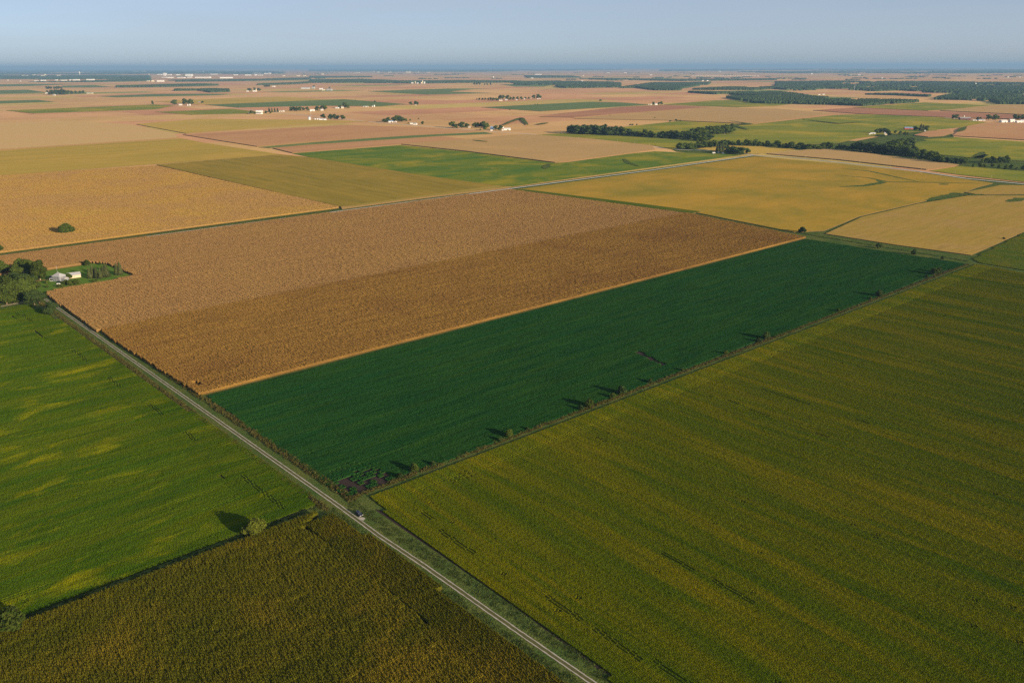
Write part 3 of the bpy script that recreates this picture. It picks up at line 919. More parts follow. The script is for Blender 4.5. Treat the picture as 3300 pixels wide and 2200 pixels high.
avenue = seg_px((2110, 2345), (1907, 2197), (1655, 2024), (1369, 1823), (1220, 1724), (1094, 1631), (700, 1353), (311, 1079), (150, 967), (28, 882), (-40, 836))
M['weed_green'] = leaf_mat('green_weeds', (0.05, 0.085, 0.02), (0.10, 0.12, 0.03), 0.2)
av_up, av_low = avenue[5:9], avenue[0:6]
weed_strip('weeds', 'tall brown weeds in the ditch beside the dark soybeans', shift(av_up, -8.0), 4.0, 0.8, 1.1)
weed_strip('weeds', 'ragged weeds in the left ditch of the avenue', shift(av_up, 6.5), 3.5, 0.7, 0.9)
weed_strip('weeds', 'rough grass on the right bank of the near avenue', shift(av_low, -6.5), 6.0, 0.5, 0.35, 'weed_green')
weed_strip('weeds', 'rough green grass on the left bank of the near avenue', shift(av_low, 6.0), 6.0, 0.6, 0.4, 'weed_green')
weed_strip('weeds', 'weeds along the fence row between the soybean fields', seg_px((1118, 1610), (3120, 852)), 2.4, 1.0, 1.0)
weed_strip('weeds', 'weeds between the left soybeans and the near corn', seg_px((1020, 1636), (804, 1718), (468, 1849), (0, 2022)), 3.0, 0.5, 0.7, 'weed_green')
weed_strip('weeds', 'grass strip along the far edge of the parcel', seg_px((2225, 692), (2640, 762), (3120, 842)), 4.0, 0.4, 0.7, 'weed_green')
weed_strip('weeds', 'green ditch weeds along the north road', shift(seg_px((0, 822), (1090, 676)), 1.0), 5.0, 0.25, 0.9, 'weed_green')

lw, Nl, Ll = new_mat('mown_lawn')
lo_ = Nl.new('ShaderNodeOutputMaterial')
ld = Nl.new('ShaderNodeBsdfDiffuse')
lg = Nl.new('ShaderNodeNewGeometry')
lf = noise_fac(Nl, Ll, lg.outputs['Position'], 0.12, 5, 0.6)
Ll.new(mixc(Nl, Ll, lf, (0.075, 0.155, 0.018), (0.125, 0.185, 0.028)), ld.inputs['Color'])
Ll.new(ld.outputs[0], lo_.inputs[0])
sheet('lawn', seg_px((152, 869), (268, 852), (300, 849), (345, 853), (401, 878), (434, 891), (152, 941), (140, 945), (100, 925), (112, 890)), 0.03, lw)

# ------------------------------------------------------------------ roads
ribbon_obj('road', avenue, 2.5, 0.05, M['verge'], seg=3.0, jit=0.15)
for off in (-0.95, 0.95):
    ribbon_obj('road', shift(avenue, off), 0.5, 0.085, M['gravel'], seg=1.6, jit=0.42)
ribbon_obj('road', [at(1158, 1664), at(1172, 1676)], 3.0, 0.10, M['gravel'], seg=1.2, jit=0.4, taper=True)
ribbon_obj('road', seg_px((-200, 852), (0, 826), (1640, 609), (2100, 549), (2432, 501)), 5.0, 0.45, M['asphalt'], seg=20)
ribbon_obj('road', seg_px((2425, 501), (2560, 509), (2700, 524), (2955, 552), (3120, 577), (3300, 594), (3500, 612)), 6.5, 0.5, M['asphalt'], seg=20)
ribbon_obj('road', seg_px((2432, 501), (2330, 486), (2200, 484), (2000, 462), (1700, 432), (1570, 424), (1400, 410), (1200, 394), (920, 366), (750, 349), (560, 340)), 7, 0.52, M['asphalt'], seg=40)
ribbon_obj('road', seg_px((2780, 368), (2900, 373), (3060, 381), (3160, 389), (3300, 394), (3500, 402)), 8, 0.55, M['asphalt'], seg=40)
ribbon_obj('driveway', seg_px((108, 902), (120, 905), (150, 901), (172, 893)), 3.0, 0.06, M['drive'], seg=2.0, jit=0.2)
ribbon_obj('driveway', seg_px((0, 988), (40, 980), (78, 973)), 3.0, 0.06, M['tan'], seg=2.0, jit=0.2)

# ------------------------------------------------------------------ trees
def leaf_quads(mb, C, Rd, n, size, r, flat=0.5):
    """leaf sprays over a lobe centred C with radii Rd"""
    d = r.normal(size=(n, 3))
    d /= np.linalg.norm(d, axis=1)[:, None]
    rad = r.uniform(0.72, 1.08, n)[:, None]
    P = np.asarray(C) + d * np.asarray(Rd) * rad
    nn = d + r.normal(size=(n, 3)) * flat
    nn /= np.linalg.norm(nn, axis=1)[:, None]
    a = np.cross(nn, r.normal(size=(n, 3)))
    a /= np.linalg.norm(a, axis=1)[:, None] + 1e-9
    b = np.cross(nn, a)
    s = (size * r.uniform(0.6, 1.4, n))[:, None]
    o = len(mb.v)
    Q = np.stack([P - a * s - b * s * .7, P + a * s - b * s * .5, P + a * s * .8 + b * s * .7, P - a * s * .7 + b * s * .6], 1).reshape(-1, 3)
    mb.v += [tuple(p) for p in Q.tolist()]
    mb.f += [(o + 4 * i, o + 4 * i + 1, o + 4 * i + 2, o + 4 * i + 3) for i in range(n)]


def blob(mb, C, Rd, r, n=8, m=5):
    o = len(mb.v)
    for j in range(1, m):
        t = math.pi * j / m
        for k in range(n):
            p = 2 * math.pi * k / n
            q = r.uniform(0.72, 1.0) * 0.86
            mb.v.append((C[0] + Rd[0] * q * math.sin(t) * math.cos(p), C[1] + Rd[1] * q * math.sin(t) * math.sin(p), C[2] + Rd[2] * q * math.cos(t)))
    for j in range(m - 2):
        for k in range(n):
            mb.f.append((o + j * n + k, o + (j + 1) * n + k, o + (j + 1) * n + (k + 1) % n, o + j * n + (k + 1) % n))
    mb.f.append(tuple(o + k for k in range(n)))
    mb.f.append(tuple(o + (m - 2) * n + k for k in reversed(range(n))))


def make_tree(kind, seed, leaves, mat, bark, fine):
    """unit-height meshes (crown, trunk); the crown is wide as tall times its spread"""
    r = np.random.default_rng(seed)
    cr, tr = MB(), MB()
    sg = 6 if fine else 4
    if kind == 'broad':
        tr.tube([(0, 0, 0), (0.01, 0, 0.12), (0.0, 0.01, 0.3), (0.01, 0.0, 0.6)], [0.032, 0.024, 0.02, 0.008], sg)
        nl = 15 if fine else 10
        lobes = []
        for k in range(nl):
            a = k * 2.4 + r.uniform(-.4, .4)
            rr = 0.0 if k == 0 else r.uniform(0.18, 0.33)
            zc_ = 0.82 if k == 0 else 0.24 + 0.54 * ((k * 0.618) % 1.0)
            rr *= 1.0 - 0.45 * max(0.0, (zc_ - 0.55) / 0.3) ** 2
            sz = r.uniform(0.15, 0.21)
            lobes.append(((rr * math.cos(a), rr * math.sin(a), zc_), (sz * 1.1, sz * 1.1, sz)))
        lobes.append(((0, 0, 0.50), (0.30, 0.30, 0.36)))
        for C, Rd in lobes:
            blob(cr, C, Rd, r)
            leaf_quads(cr, C, Rd, leaves, 0.028 if fine else 0.055, r, 0.7)
            if fine:
                tr.tube([(0, 0, 0.2), (C[0] * .6, C[1] * .6, 0.2 + (C[2] - .2) * .6), C], [0.014, 0.009, 0.004], 4)
    elif kind == 'tall':
        tr.tube([(0, 0, 0), (0, 0.01, 0.2), (0.01, 0, 0.7)], [0.026, 0.02, 0.006], sg)
        for k in range(10):
            a = k * 2.4
            z = 0.20 + 0.085 * k
            rr = 0.15 * (1 - abs(z - 0.45)) + 0.02
            sz = 0.19 * (1.15 - 0.75 * abs(z - 0.45))
            C, Rd = (rr * math.cos(a), rr * math.sin(a), z), (sz, sz, sz * .95)
            blob(cr, C, Rd, r)
            leaf_quads(cr, C, Rd, leaves, 0.026 if fine else 0.05, r, 0.7)
            if fine:
                tr.tube([(0, 0, z * .7), (C[0] * .6, C[1] * .6, z * .9), C], [0.012, 0.008, 0.003], 4)
    elif kind == 'spruce':
        tr.tube([(0, 0, 0), (0, 0, 0.5), (0, 0, 0.98)], [0.022, 0.014, 0.003], sg)
        tiers = 13 if fine else 6
        for k in range(tiers):
            z = 0.12 + 0.84 * k / tiers
            rad = 0.30 * (1 - z) ** 0.75 + 0.02
            nb = 11 if fine else 7
            for q in range(nb):
                a = 2 * math.pi * q / nb + k * 0.7 + r.uniform(-.2, .2)
                l_ = rad * r.uniform(0.75, 1.15)
                wd = 0.062 if fine else 0.10
                dx, dy, px, py = math.cos(a) * l_, math.sin(a) * l_, -math.sin(a) * wd, math.cos(a) * wd
                dz = -0.07 * r.uniform(.5, 1.2)
                cr.add([(0, 0, z + .05), (dx * .6 + px, dy * .6 + py, z + dz * .3), (dx, dy, z + dz), (dx * .6 - px, dy * .6 - py, z + dz * .3)], [(0, 1, 2, 3)])
                cr.add([(0, 0, z - .01), (dx * .5 + px, dy * .5 + py, z + dz * .9 - .02), (dx * .9, dy * .9, z + dz * 1.3), (dx * .5 - px, dy * .5 - py, z + dz * .9 - .02)], [(0, 1, 2, 3)])
        cr.lathe([(0.17, 0.08), (0.19, 0.2), (0.13, 0.5), (0.06, 0.8), (0.004, 1.0)], 9)
    else:  # shrub
        tr.tube([(0, 0, 0), (0.02, 0, 0.25), (0.04, 0.02, 0.5)], [0.03, 0.025, 0.01], sg)
        tr.tube([(0, 0, 0), (-0.08, 0.05, 0.25), (-0.15, 0.1, 0.45)], [0.025, 0.02, 0.01], sg)
        for k in range(8):
            a = k * 2.4
            rr = 0 if k == 0 else r.uniform(0.2, 0.38)
            z = 0.68 if k == 0 else r.uniform(0.28, 0.6)
            sz = r.uniform(0.22, 0.30)
            C, Rd = (rr * math.cos(a), rr * math.sin(a), z), (sz, sz, sz * .95)
            blob(cr, C, Rd, r)
            leaf_quads(cr, C, Rd, leaves, 0.05 if fine else 0.08, r, 0.8)
    nm = {'broad': 'broadleaf', 'tall': 'tall_broadleaf', 'spruce': 'spruce', 'shrub': 'shrub'}[kind]
    return cr.mesh(nm + '_crown', mat), tr.mesh(nm + '_trunk', bark)


TREES = {}
for fine in (True, False):
    for kind, nlv in (('broad', (330, 26)), ('tall', (330, 26)), ('shrub', (300, 24)), ('spruce', (1, 1))):
        for mk in ('leaf', 'leaf_dark', 'leaf_yellow') if kind != 'spruce' else ('needle',):
            if mk == 'leaf_yellow' and kind != 'shrub':
                continue
            TREES[kind, mk, fine] = [make_tree(kind, 40 + s * 7, nlv[0 if fine else 1], M[mk], M['pale_bark' if kind == 'tall' else 'bark'], fine) for s in (range(3) if mk == 'leaf' or kind == 'spruce' else range(2))]


TN = {'broad': 'broadleaf_tree', 'tall': 'tall_broadleaf_tree', 'spruce': 'spruce_tree', 'shrub': 'shrub'}


def tree(u, v, hpx, kind='broad', mk=None, wide=1.0, xy=None):
    x, y = at(u, v) if xy is None else xy
    k = ppm(x, y)
    el = math.atan2(CAM_H, y)
    hm = hpx / k / math.cos(el) * (1.22 if k < 1.3 else 1.0)
    fine = k > 1.9
    mk = mk or ('needle' if kind == 'spruce' else ('leaf' if random.random() < 0.6 else 'leaf_dark'))
    cm, tm = random.choice(TREES[kind, mk, fine])
    o = bpy.data.objects.new(TN[kind], None)
    COL.objects.link(o)
    o.empty_display_size = 0.5
    o.location = (x, y, 0.0)
    wide *= 1.2 if k < 1.3 else 1.0
    s = hm * wide * random.uniform(0.9, 1.12)
    o.scale = (s, s, hm)
    o.rotation_euler = (0, 0, random.uniform(0, 6.28))
    link('crown', cm, o)
    link('trunk', tm, o)
    return o


def trees(cluster, what, where, group, lst, kind='broad', mk=None, wide=1.0, cat='tree'):
    for t in lst:
        o = tree(t[0], t[1], t[2], t[3] if len(t) > 3 else kind, mk if (len(t) < 4 or t[3] != 'spruce') else None, wide)
        later(o, cluster, what, where, cat, group)


def belt(cluster, what, where, group, line, n, h0, h1, kinds=('broad', 'tall'), jit=2.0, mk=None, wide=1.0):
    P = np.array(line, float)
    d = np.r_[0, np.cumsum(np.hypot(*np.diff(P, axis=0).T))]
    for t in np.linspace(0, d[-1], n):
        u = np.interp(t, d, P[:, 0]) + random.uniform(-2.5, 2.5)
        v = np.interp(t, d, P[:, 1]) + random.uniform(-jit, jit)
        o = tree(u, v, random.uniform(h0, h1) * 1.05, random.choice(kinds), mk, wide * 1.35)
        later(o, cluster, what, where, 'tree', group)


# ---- near trees
o = tree(822, 1722, 52, 'shrub', 'leaf_yellow', 0.95)
tag(o, 'lone round yellow green tree on the corn edge with a long shadow', 'tree')
o = tree(34, 2030, 66, 'shrub', 'leaf', 1.15)
tag(o, 'bushy tree in the bottom left corner between soybeans and corn', 'tree')
for u, v, h in ((216, 752, 34), (203, 754, 24)):
    later(tree(u, v, h, 'shrub', 'leaf', 1.1), 'pair140', 'round green tree', 'alone in the amber corn field', 'tree', 'trees in the amber corn field')
fence = [(1335, 1521, 30), (1290, 1540, 18), (1395, 1500, 16), (1640, 1408, 26), (1612, 1422, 16), (1700, 1386, 12), (1898, 1312, 30), (1872, 1322, 18), (2003, 1271, 30), (1975, 1283, 18), (2095, 1234, 16),
         (2200, 1196, 12), (2340, 1142, 14), (2468, 1093, 26), (2445, 1103, 16), (2700, 1005, 12), (2832, 956, 24), (2805, 966, 12), (3010, 886, 24), (3025, 880, 20), (2985, 896, 12)]
for k, (u, v, h) in enumerate(fence):
    later(tree(u, v, h, 'shrub', 'leaf_dark' if k % 3 else 'leaf', 0.9), 'fence%d' % (k // 11), 'shrub', ('along the near half of the fence row between soybean fields', 'along the far half of the fence row between soybean fields')[k // 11], 'shrub', 'shrubs along the fence row')
for u, v, h in ((2585, 750, 20), (2832, 800, 18), (2945, 820, 18), (3036, 836, 12)):
    later(tree(u, v, h, 'shrub', 'leaf_dark', 1.0), 'cd', 'round dark shrub', 'on the far edge of the parcel', 'shrub', 'shrubs on the far parcel edge')
later(tree(3234, 772, 8, 'shrub', 'leaf_dark'), 'edge1', 'small shrub', 'on the edge of the sandy field at right', 'shrub')

# ---- farmstead by the avenue (left)
trees('fs_spruce', 'spruce', 'in the row at the right end of the farm lawn', 'spruces on the farm lawn',
      [(290, 897, 34, 'spruce'), (301, 894, 42, 'spruce'), (312, 896, 38, 'spruce'), (325, 897, 34, 'spruce'), (334, 893, 38, 'spruce'), (344, 892, 46, 'spruce'), (378, 885, 38, 'spruce'), (389, 885, 43, 'spruce')], wide=1.0)
trees('fs_back', 'round tree', 'at the back edge of the farm lawn', 'trees at the back of the lawn', [(281, 856, 20), (323, 853, 9)], 'shrub', 'leaf', 1.0)
trees('fs_road', 'tall tree', 'between the avenue and the grey farmhouse', 'tall trees in front of the farmhouse',
      [(130, 902, 58, 'tall'), (85, 886, 46, 'tall'), (66, 884, 46, 'tall'), (55, 896, 40, 'broad'), (98, 880, 40, 'tall'), (8, 885, 46, 'broad')], mk='leaf', wide=1.15)
trees('fs_grove', 'dense tree', 'in the left edge grove beside the soybeans', 'trees of the left grove',
      [(5, 975, 62), (22, 980, 66), (42, 976, 72), (60, 968, 60), (80, 960, 60), (100, 945, 52), (30, 955, 66), (70, 940, 56), (10, 945, 56), (95, 925, 40), (55, 930, 52)], 'broad', None, 1.15)
trees('fs_avenue', 'dark tree', 'standing over the avenue below the grove', 'trees over the avenue', [(112, 982, 46), (128, 978, 40), (166, 1012, 40)], 'broad', 'leaf_dark', 1.2)
trees('fs_bush', 'shrub', 'in front of the grey farmhouse', 'shrubs on the farm lawn',
      [(214, 917, 18), (228, 919, 20), (244, 917, 18), (253, 913, 14), (190, 925, 11), (201, 924, 10), (153, 927, 10), (152, 913, 12), (302, 909, 9), (311, 906, 9), (234, 893, 13), (222, 899, 20)], 'shrub', 'leaf', 1.0, 'shrub')
later(tree(2, 812, 24, 'broad', 'leaf'), 'x140', 'tree', 'at the left edge beside the pale north road', 'tree')

# ------------------------------------------------------------------ buildings
def rect_house(name, x, y, rot, L_, D_, wall_h, roof_h, wall, roof, ridge='x', over=0.35, hip=0.0, windows=0, door=True, parts=None, garage=False):
    """walls + pitched roof + door + windows; long side along local x"""
    root = bpy.data.objects.new(name, None)
    COL.objects.link(root)
    root.location = (x, y, 0)
    root.rotation_euler = (0, 0, rot)
    a, b = L_ / 2, D_ / 2
    mb = MB()
    if ridge == 'x':
        hx = a * (1 - hip)
        V = [(-a, -b, 0), (a, -b, 0), (a, b, 0), (-a, b, 0), (-a, -b, wall_h), (a, -b, wall_h), (a, b, wall_h), (-a, b, wall_h)]
        Fc = [(0, 1, 5, 4), (1, 2, 6, 5), (2, 3, 7, 6), (3, 0, 4, 7)]
        if not hip:
            V += [(-a, 0, wall_h + roof_h - 0.06), (a, 0, wall_h + roof_h - 0.06)]
            Fc += [(4, 7, 8), (5, 9, 6)]
        mb.add(V, Fc)
        rf = MB()
        t, oa, ob = 0.16, a + over, b + over
        zl = wall_h - roof_h * over / b
        rx = hx + (over if not hip else 0)
        up = [(-oa, -ob, zl), (oa, -ob, zl), (rx, 0, wall_h + roof_h), (-rx, 0, wall_h + roof_h), (oa, ob, zl), (-oa, ob, zl)]
        rf.add([(p[0], p[1], p[2] + t) for p in up] + up,
               [(0, 1, 2, 3), (4, 5, 3, 2), (7, 6, 9, 8), (11, 10, 8, 9), (0, 6, 7, 1), (5, 4, 10, 11),
                (1, 7, 10, 4), (0, 5, 11, 6), (1, 4, 2), (5, 0, 3)] if hip else
               [(0, 1, 2, 3), (4, 5, 3, 2), (7, 6, 9, 8), (11, 10, 8, 9), (0, 6, 7, 1), (5, 4, 10, 11), (1, 7, 8, 2), (2, 8, 10, 4), (0, 3, 9, 6), (3, 5, 11, 9)])
    link('wall', mb.mesh('wall', wall), root)
    link('roof', rf.mesh('roof', roof), root)
    if door:
        dw, dh = (min(4.5, L_ * .3), min(3.2, wall_h * .75)) if garage else (1.0, min(2.1, wall_h * .8))
        link('door', MB().box(a * 0.2 - dw / 2, a * 0.2 + dw / 2, -b - 0.06, -b - 0.004, 0.05, dh).mesh('door', M['dark'] if garage else M['trim']), root)
    for k in range(windows):
        xw = -a + L_ * (k + 0.5) / windows
        for zz in ((0.9,) if wall_h < 4 else (0.9, 3.4)):
            wn = link('window', MB().box(xw - .55, xw + .55, -b - 0.05, -b - 0.003, zz, zz + 1.4).mesh('window', M['trim']), root)
            link('pane', MB().box(xw - .42, xw + .42, -b - 0.075, -b - 0.052, zz + .13, zz + 1.27).mesh('pane', M['glass']), wn)
    return root


def bin_(name, x, y, rad, h, mat, roofm):
    root = bpy.data.objects.new(name, None)
    COL.objects.link(root)
    root.location = (x, y, 0)
    link('wall', MB().lathe([(rad, 0), (rad, h)], 18).mesh('wall', mat, False), root)
    link('roof', MB().lathe([(rad * 1.04, h - 0.05), (rad * .55, h + rad * .3), (0.25, h + rad * .5), (0.25, h + rad * .5 + .4)], 18).mesh('roof', roofm), root)
    return root


WHERE = {}
ROT_F = E2A + 0.02


def farm(key, desc, blds, tr=(), mk=None, group=None):
    """blds: (u, v, width px, height px, style, label); trees: (u, v, height px[, kind])"""
    for (u, v, wpx, hpx, style, lab) in blds:
        x, y = at(u, v)
        k = ppm(x, y)
        Wm, Hm = wpx / k, hpx / k
        st = style.split('/')
        if st[0] in ('bin', 'silo'):
            o = bin_('grain_bin' if st[0] == 'bin' else 'silo', x, y, Wm / 2, Hm * (.8 if st[0] == 'bin' else .92), M['steel' if st[0] == 'bin' else 'cream'], M['roof_light'])
            cat = 'grain bin' if st[0] == 'bin' else 'silo'
        elif st[0] == 'tower':
            o = lattice(x, y, Hm)
            cat = 'tower'
        else:
            wall, roof = {'white': ('white', 'roof_white'), 'house': ('white', 'roof_grey'), 'cream': ('cream', 'roof_light'), 'red': ('red', 'roof_blue'), 'darkred': ('darkred', 'roof_grey'),
                          'blue': ('blue', 'roof_blue'), 'grey': ('steel', 'roof_light'), 'pink': ('tan', 'roof_grey'), 'blueroof': ('white', 'roof_blue')}[st[0]]
            Dm = min(Wm * 0.62, 26)
            is_house = st[0] in ('house', 'pink') or 'house' in lab
            o = rect_house('farmhouse' if is_house else ('barn' if st[0] in ('red', 'darkred') else 'shed'), x, y, random.choice((0.08, -0.2, 0.15)), Wm * .92, Dm, Hm * 0.62, Hm * 0.40, M[wall], M[roof],
                           windows=2 if is_house else 0, garage=not is_house)
            cat = 'house' if is_house else ('barn' if st[0] in ('red', 'darkred') else 'shed')
        tag(o, lab, cat)
    if tr:
        trees(key, 'tree', desc, group or 'trees ' + desc, tr, 'broad', mk, 1.1)


def lattice(x, y, h):
    root = bpy.data.objects.new('radio_mast', None)
    COL.objects.link(root)
    root.location = (x, y, 0)
    r = max(0.5, h * 0.022)
    mb = MB()
    for a in (0, 2.094, 4.189):
        link('leg', MB().tube([(r * math.cos(a), r * math.sin(a), 0), (r * .5 * math.cos(a), r * .5 * math.sin(a), h)], [r * .2, r * .15], 4).mesh('leg', M['steel']), root)
    for k in range(8):
        for a in (0, 2.094, 4.189):
            z0, z1 = h * k / 8, h * (k + 1) / 8
            s0, s1 = r * (1 - .5 * k / 8), r * (1 - .5 * (k + 1) / 8)
            mb.tube([(s0 * math.cos(a), s0 * math.sin(a), z0), (s1 * math.cos(a + 2.094), s1 * math.sin(a + 2.094), z1)], [r * .1, r * .1], 3)
    link('bracing', mb.mesh('bracing', M['steel']), root)
    return root


# ---- the grey farmhouse, its garage, cars and yard things
hx, hy = at(192, 904)
root = rect_house('farmhouse', hx, hy, -0.28, 9.5, 8.5, 5.6, 2.6, M['grey'], M['roof_light'], hip=0.72, windows=3, door=False)
tag(root, 'grey two storey farmhouse with pale hipped roof and white porch', 'house')
pr = link('porch', MB().box(-8.0, -4.85, -4.6, 1.2, 0.0, 0.45).box(-8.1, -4.85, -4.7, 1.3, 2.75, 3.0).mesh('porch', M['trim']), root)
for yy in (-4.5, -1.7, 1.1):
    link('post', MB().box(-7.95, -7.75, yy - .1, yy + .1, 0.45, 2.75).mesh('post', M['trim']), pr)
link('wing', MB().box(4.78, 8.8, -2.5, 3.6, 0, 2.9).mesh('wing', M['grey']), root)
link('wing_roof', MB().add([(4.78, -3.0, 2.9), (9.3, -3.0, 2.9), (9.3, 4.0, 2.9), (4.78, 4.0, 2.9), (4.78, 0.5, 4.6), (9.3, 0.5, 4.4)], [(0, 1, 5, 4), (2, 3, 4, 5), (1, 2, 5), (0, 3, 2, 1)]).mesh('wing_roof', M['roof_grey']), root)
link('back_wing', MB().box(-5.5, 0.5, 4.28, 9.5, 0, 3.0).mesh('back_wing', M['white']), root)
link('back_roof', MB().add([(-6, 4.3, 3.0), (1, 4.3, 3.0), (1, 10, 3.0), (-6, 10, 3.0), (-2.5, 4.3, 4.8), (-2.5, 10, 4.6)], [(0, 3, 5, 4), (1, 4, 5, 2), (2, 5, 3), (0, 1, 2, 3)]).mesh('back_roof', M['roof_light']), root)
link('chimney', MB().box(-0.6, 0.1, -0.3, 0.4, 7.4, 9.2).mesh('chimney', M['roof_grey']), root)
an = link('antenna', MB().tube([(-3.6, 2.6, 5.7), (-3.6, 2.6, 15.5)], [0.09, 0.06], 5).tube([(-4.5, 2.6, 14.8), (-2.7, 2.6, 14.8)], [.04, .04], 4).mesh('antenna', M['steel']), root)
for k in range(2):
    wn = link('window', MB().box(4.752, 4.80, -2.6 + 3 * k, -1.6 + 3 * k, 3.4, 4.8).mesh('window', M['trim']), root)
    link('pane', MB().box(4.80, 4.82, -2.5 + 3 * k, -1.7 + 3 * k, 3.52, 4.68).mesh('pane', M['glass']), wn)
gx, gy = at(239, 893)
gar = rect_house('garage', gx, gy, 0.62, 12.0, 9.0, 3.1, 2.1, M['tan'], M['roof_light'], windows=0, door=False)
tag(gar, 'tan garage with pale gabled roof beside the grey farmhouse', 'garage')
link('door', MB().box(5.96 + .05, 5.96 + .1, -2.4, 2.4, 0.05, 2.5).mesh('door', M['trim']), gar)
wn = link('window', MB().box(-0.5, 0.5, -4.56, -4.505, 1.2, 2.0).mesh('window', M['trim']), gar)
link('pane', MB().box(-0.38, 0.38, -4.58, -4.562, 1.3, 1.9).mesh('pane', M['glass']), wn)


def make_car(name, paint):
    """a sport-utility car heading along local -y"""
    root = bpy.data.objects.new(name, None)
    COL.objects.link(root)
    ys = [-2.35, -2.2, -1.3, -0.75, 0.0, 1.6, 2.2, 2.35]
    tops = [0.72, 0.95, 1.05, 1.08, 1.10, 1.10, 1.05, 0.85]
    wds = [0.78, 0.90, 0.95, 0.95, 0.95, 0.95, 0.93, 0.85]
    mb = MB()
    V, Fc = [], []
    for y, t, wd in zip(ys, tops, wds):
        V += [(-wd, y, 0.38), (-wd - .01, y, 0.72), (-wd + .05, y, t), (wd - .05, y, t), (wd + .01, y, 0.72), (wd, y, 0.38)]
    n = 6
    for i in range(len(ys) - 1):
        for k in range(n):
            Fc.append((i * n + k, i * n + (k + 1) % n, (i + 1) * n + (k + 1) % n, (i + 1) * n + k))
    Fc += [tuple(range(n)), tuple((len(ys) - 1) * n + k for k in reversed(range(n)))]
    link('body', mb.add(V, Fc).mesh('body', paint), root)
    cab = [(-0.86, -0.95, 1.07), (0.86, -0.95, 1.07), (0.88, 2.18, 1.08), (-0.88, 2.18, 1.08), (-0.68, -0.15, 1.70), (0.68, -0.15, 1.70), (0.70, 1.75, 1.70), (-0.70, 1.75, 1.70)]
    link('window', MB().add(cab, [(0, 1, 5, 4), (1, 2, 6, 5), (2, 3, 7, 6), (3, 0, 4, 7)]).mesh('window', M['glass']), root)
    link('roof', MB().box(-0.71, 0.71, -0.2, 1.8, 1.70, 1.76).mesh('roof', paint), root)
    for sx in (-1, 1):
        link('headlight', MB().box(sx * .72 - .18, sx * .72 + .18, -2.38, -2.2, 0.66, 0.84).mesh('headlight', M['lamp']), root)
        link('taillight', MB().box(sx * .80 - .10, sx * .80 + .10, 2.30, 2.38, 0.70, 1.0).mesh('taillight', M['taillight']), root)
        link('mirror', MB().box(sx * 1.05 - .11, sx * 1.05 + .11, -0.75, -0.62, 1.02, 1.2).mesh('mirror', paint), root)
        link('roof_rail', MB().box(sx * .62 - .025, sx * .62 + .025, 0.0, 1.6, 1.76, 1.82).mesh('roof_rail', M['chrome']), root)
        for yy in (-1.42, 1.42):
            tw = MB()
            tw.tube([(sx * .74, yy, .36), (sx * .97, yy, .36)], [.36, .36], 14)
            wh = link('wheel', tw.mesh('wheel', M['rubber']), root)
            link('rim', MB().tube([(sx * .90, yy, .36), (sx * .985, yy, .36)], [.21, .20], 10).mesh('rim', M['chrome']), wh)
    link('grille', MB().box(-.5, .5, -2.40, -2.3, 0.52, 0.80).mesh('grille', M['chrome']), root)
    link('bumper', MB().box(-.88, .88, -2.43, -2.25, 0.36, 0.52).mesh('bumper', paint), root)
    return root


car = make_car('parked_car', M['car_paint'])
cx, cy = at(1157, 1659)
car.location = (cx, cy, 0.09)
car.rotation_euler = (0, 0, E1A - math.pi / 2)
tag(car, 'dark blue sport utility car stopped on the gravel avenue', 'car')
car2 = make_car('parked_car', M['red_paint'])
cx, cy = at(165, 894)
car2.location = (cx, cy, 0.02)
car2.rotation_euler = (0, 0, 0.9)
tag(car2, 'dark red car parked behind the grey farmhouse', 'car')
tx, ty = at(189, 917)
tank = bpy.data.objects.new('propane_tank', None)
COL.objects.link(tank)
tank.location = (tx, ty, 0)
tank.rotation_euler = (0, 0, 0.25)
link('tank', MB().tube([(-1.9, 0, .95), (-1.75, 0, .95), (-1.5, 0, .95), (1.5, 0, .95), (1.75, 0, .95), (1.9, 0, .95)], [.12, .42, .6, .6, .42, .12], 12).mesh('tank', M['white']), tank)
for sx in (-1.1, 1.1):
    link('leg', MB().box(sx - .12, sx + .12, -.4, .4, 0, .42).mesh('leg', M['steel']), tank)
tag(tank, 'white propane tank on the lawn in front of the farmhouse', 'tank')


def utility_pole(u, v, hpx):
    x, y = at(u, v)
    h = max(8.0, hpx / ppm(x, y))
    root = bpy.data.objects.new('utility_pole', None)
    COL.objects.link(root)
    root.location = (x, y, 0)
    root.rotation_euler = (0, 0, E1A)
    link('post', MB().tube([(0, 0, 0), (0, 0, h)], [.24, .16], 6).mesh('post', M['wood']), root)
    link('crossarm', MB().box(-1.2, 1.2, -.3, -.17, h - .75, h - .6).mesh('crossarm', M['wood']), root)
    for k in (-1.05, -.5, .5, 1.05):
        link('insulator', MB().lathe([(.07, h - .6), (.05, h - .45), (.08, h - .42), (.03, h - .35)], 6, k, -.235).mesh('insulator', M['steel']), root)
    return root


for u, v, h in ((2437, 499, 10), (2474, 494, 10), (2510, 505, 11), (2594, 512, 11), (2680, 520, 12), (2770, 530, 13), (2868, 538, 13), (2968, 549, 13), (3077, 562, 14), (3193, 580, 14)):
    later(utility_pole(u, v, h), 'poles', 'wooden utility pole', 'along the pale road beyond the golden field', 'utility pole', 'poles along the right road')
for u, v, h in ((1634, 434, 8), (1686, 436, 8), (1745, 441, 8), (1865, 450, 9), (1990, 459, 10), (2045, 466, 10), (2093, 472, 10)):
    later(utility_pole(u, v, h), 'poles2', 'wooden utility pole', 'along the edge of the tan corn field', 'utility pole', 'poles along the tan corn')
later(utility_pole(80, 893, 17), 'poles3', 'pale utility pole', 'among the trees left of the farmhouse', 'utility pole')

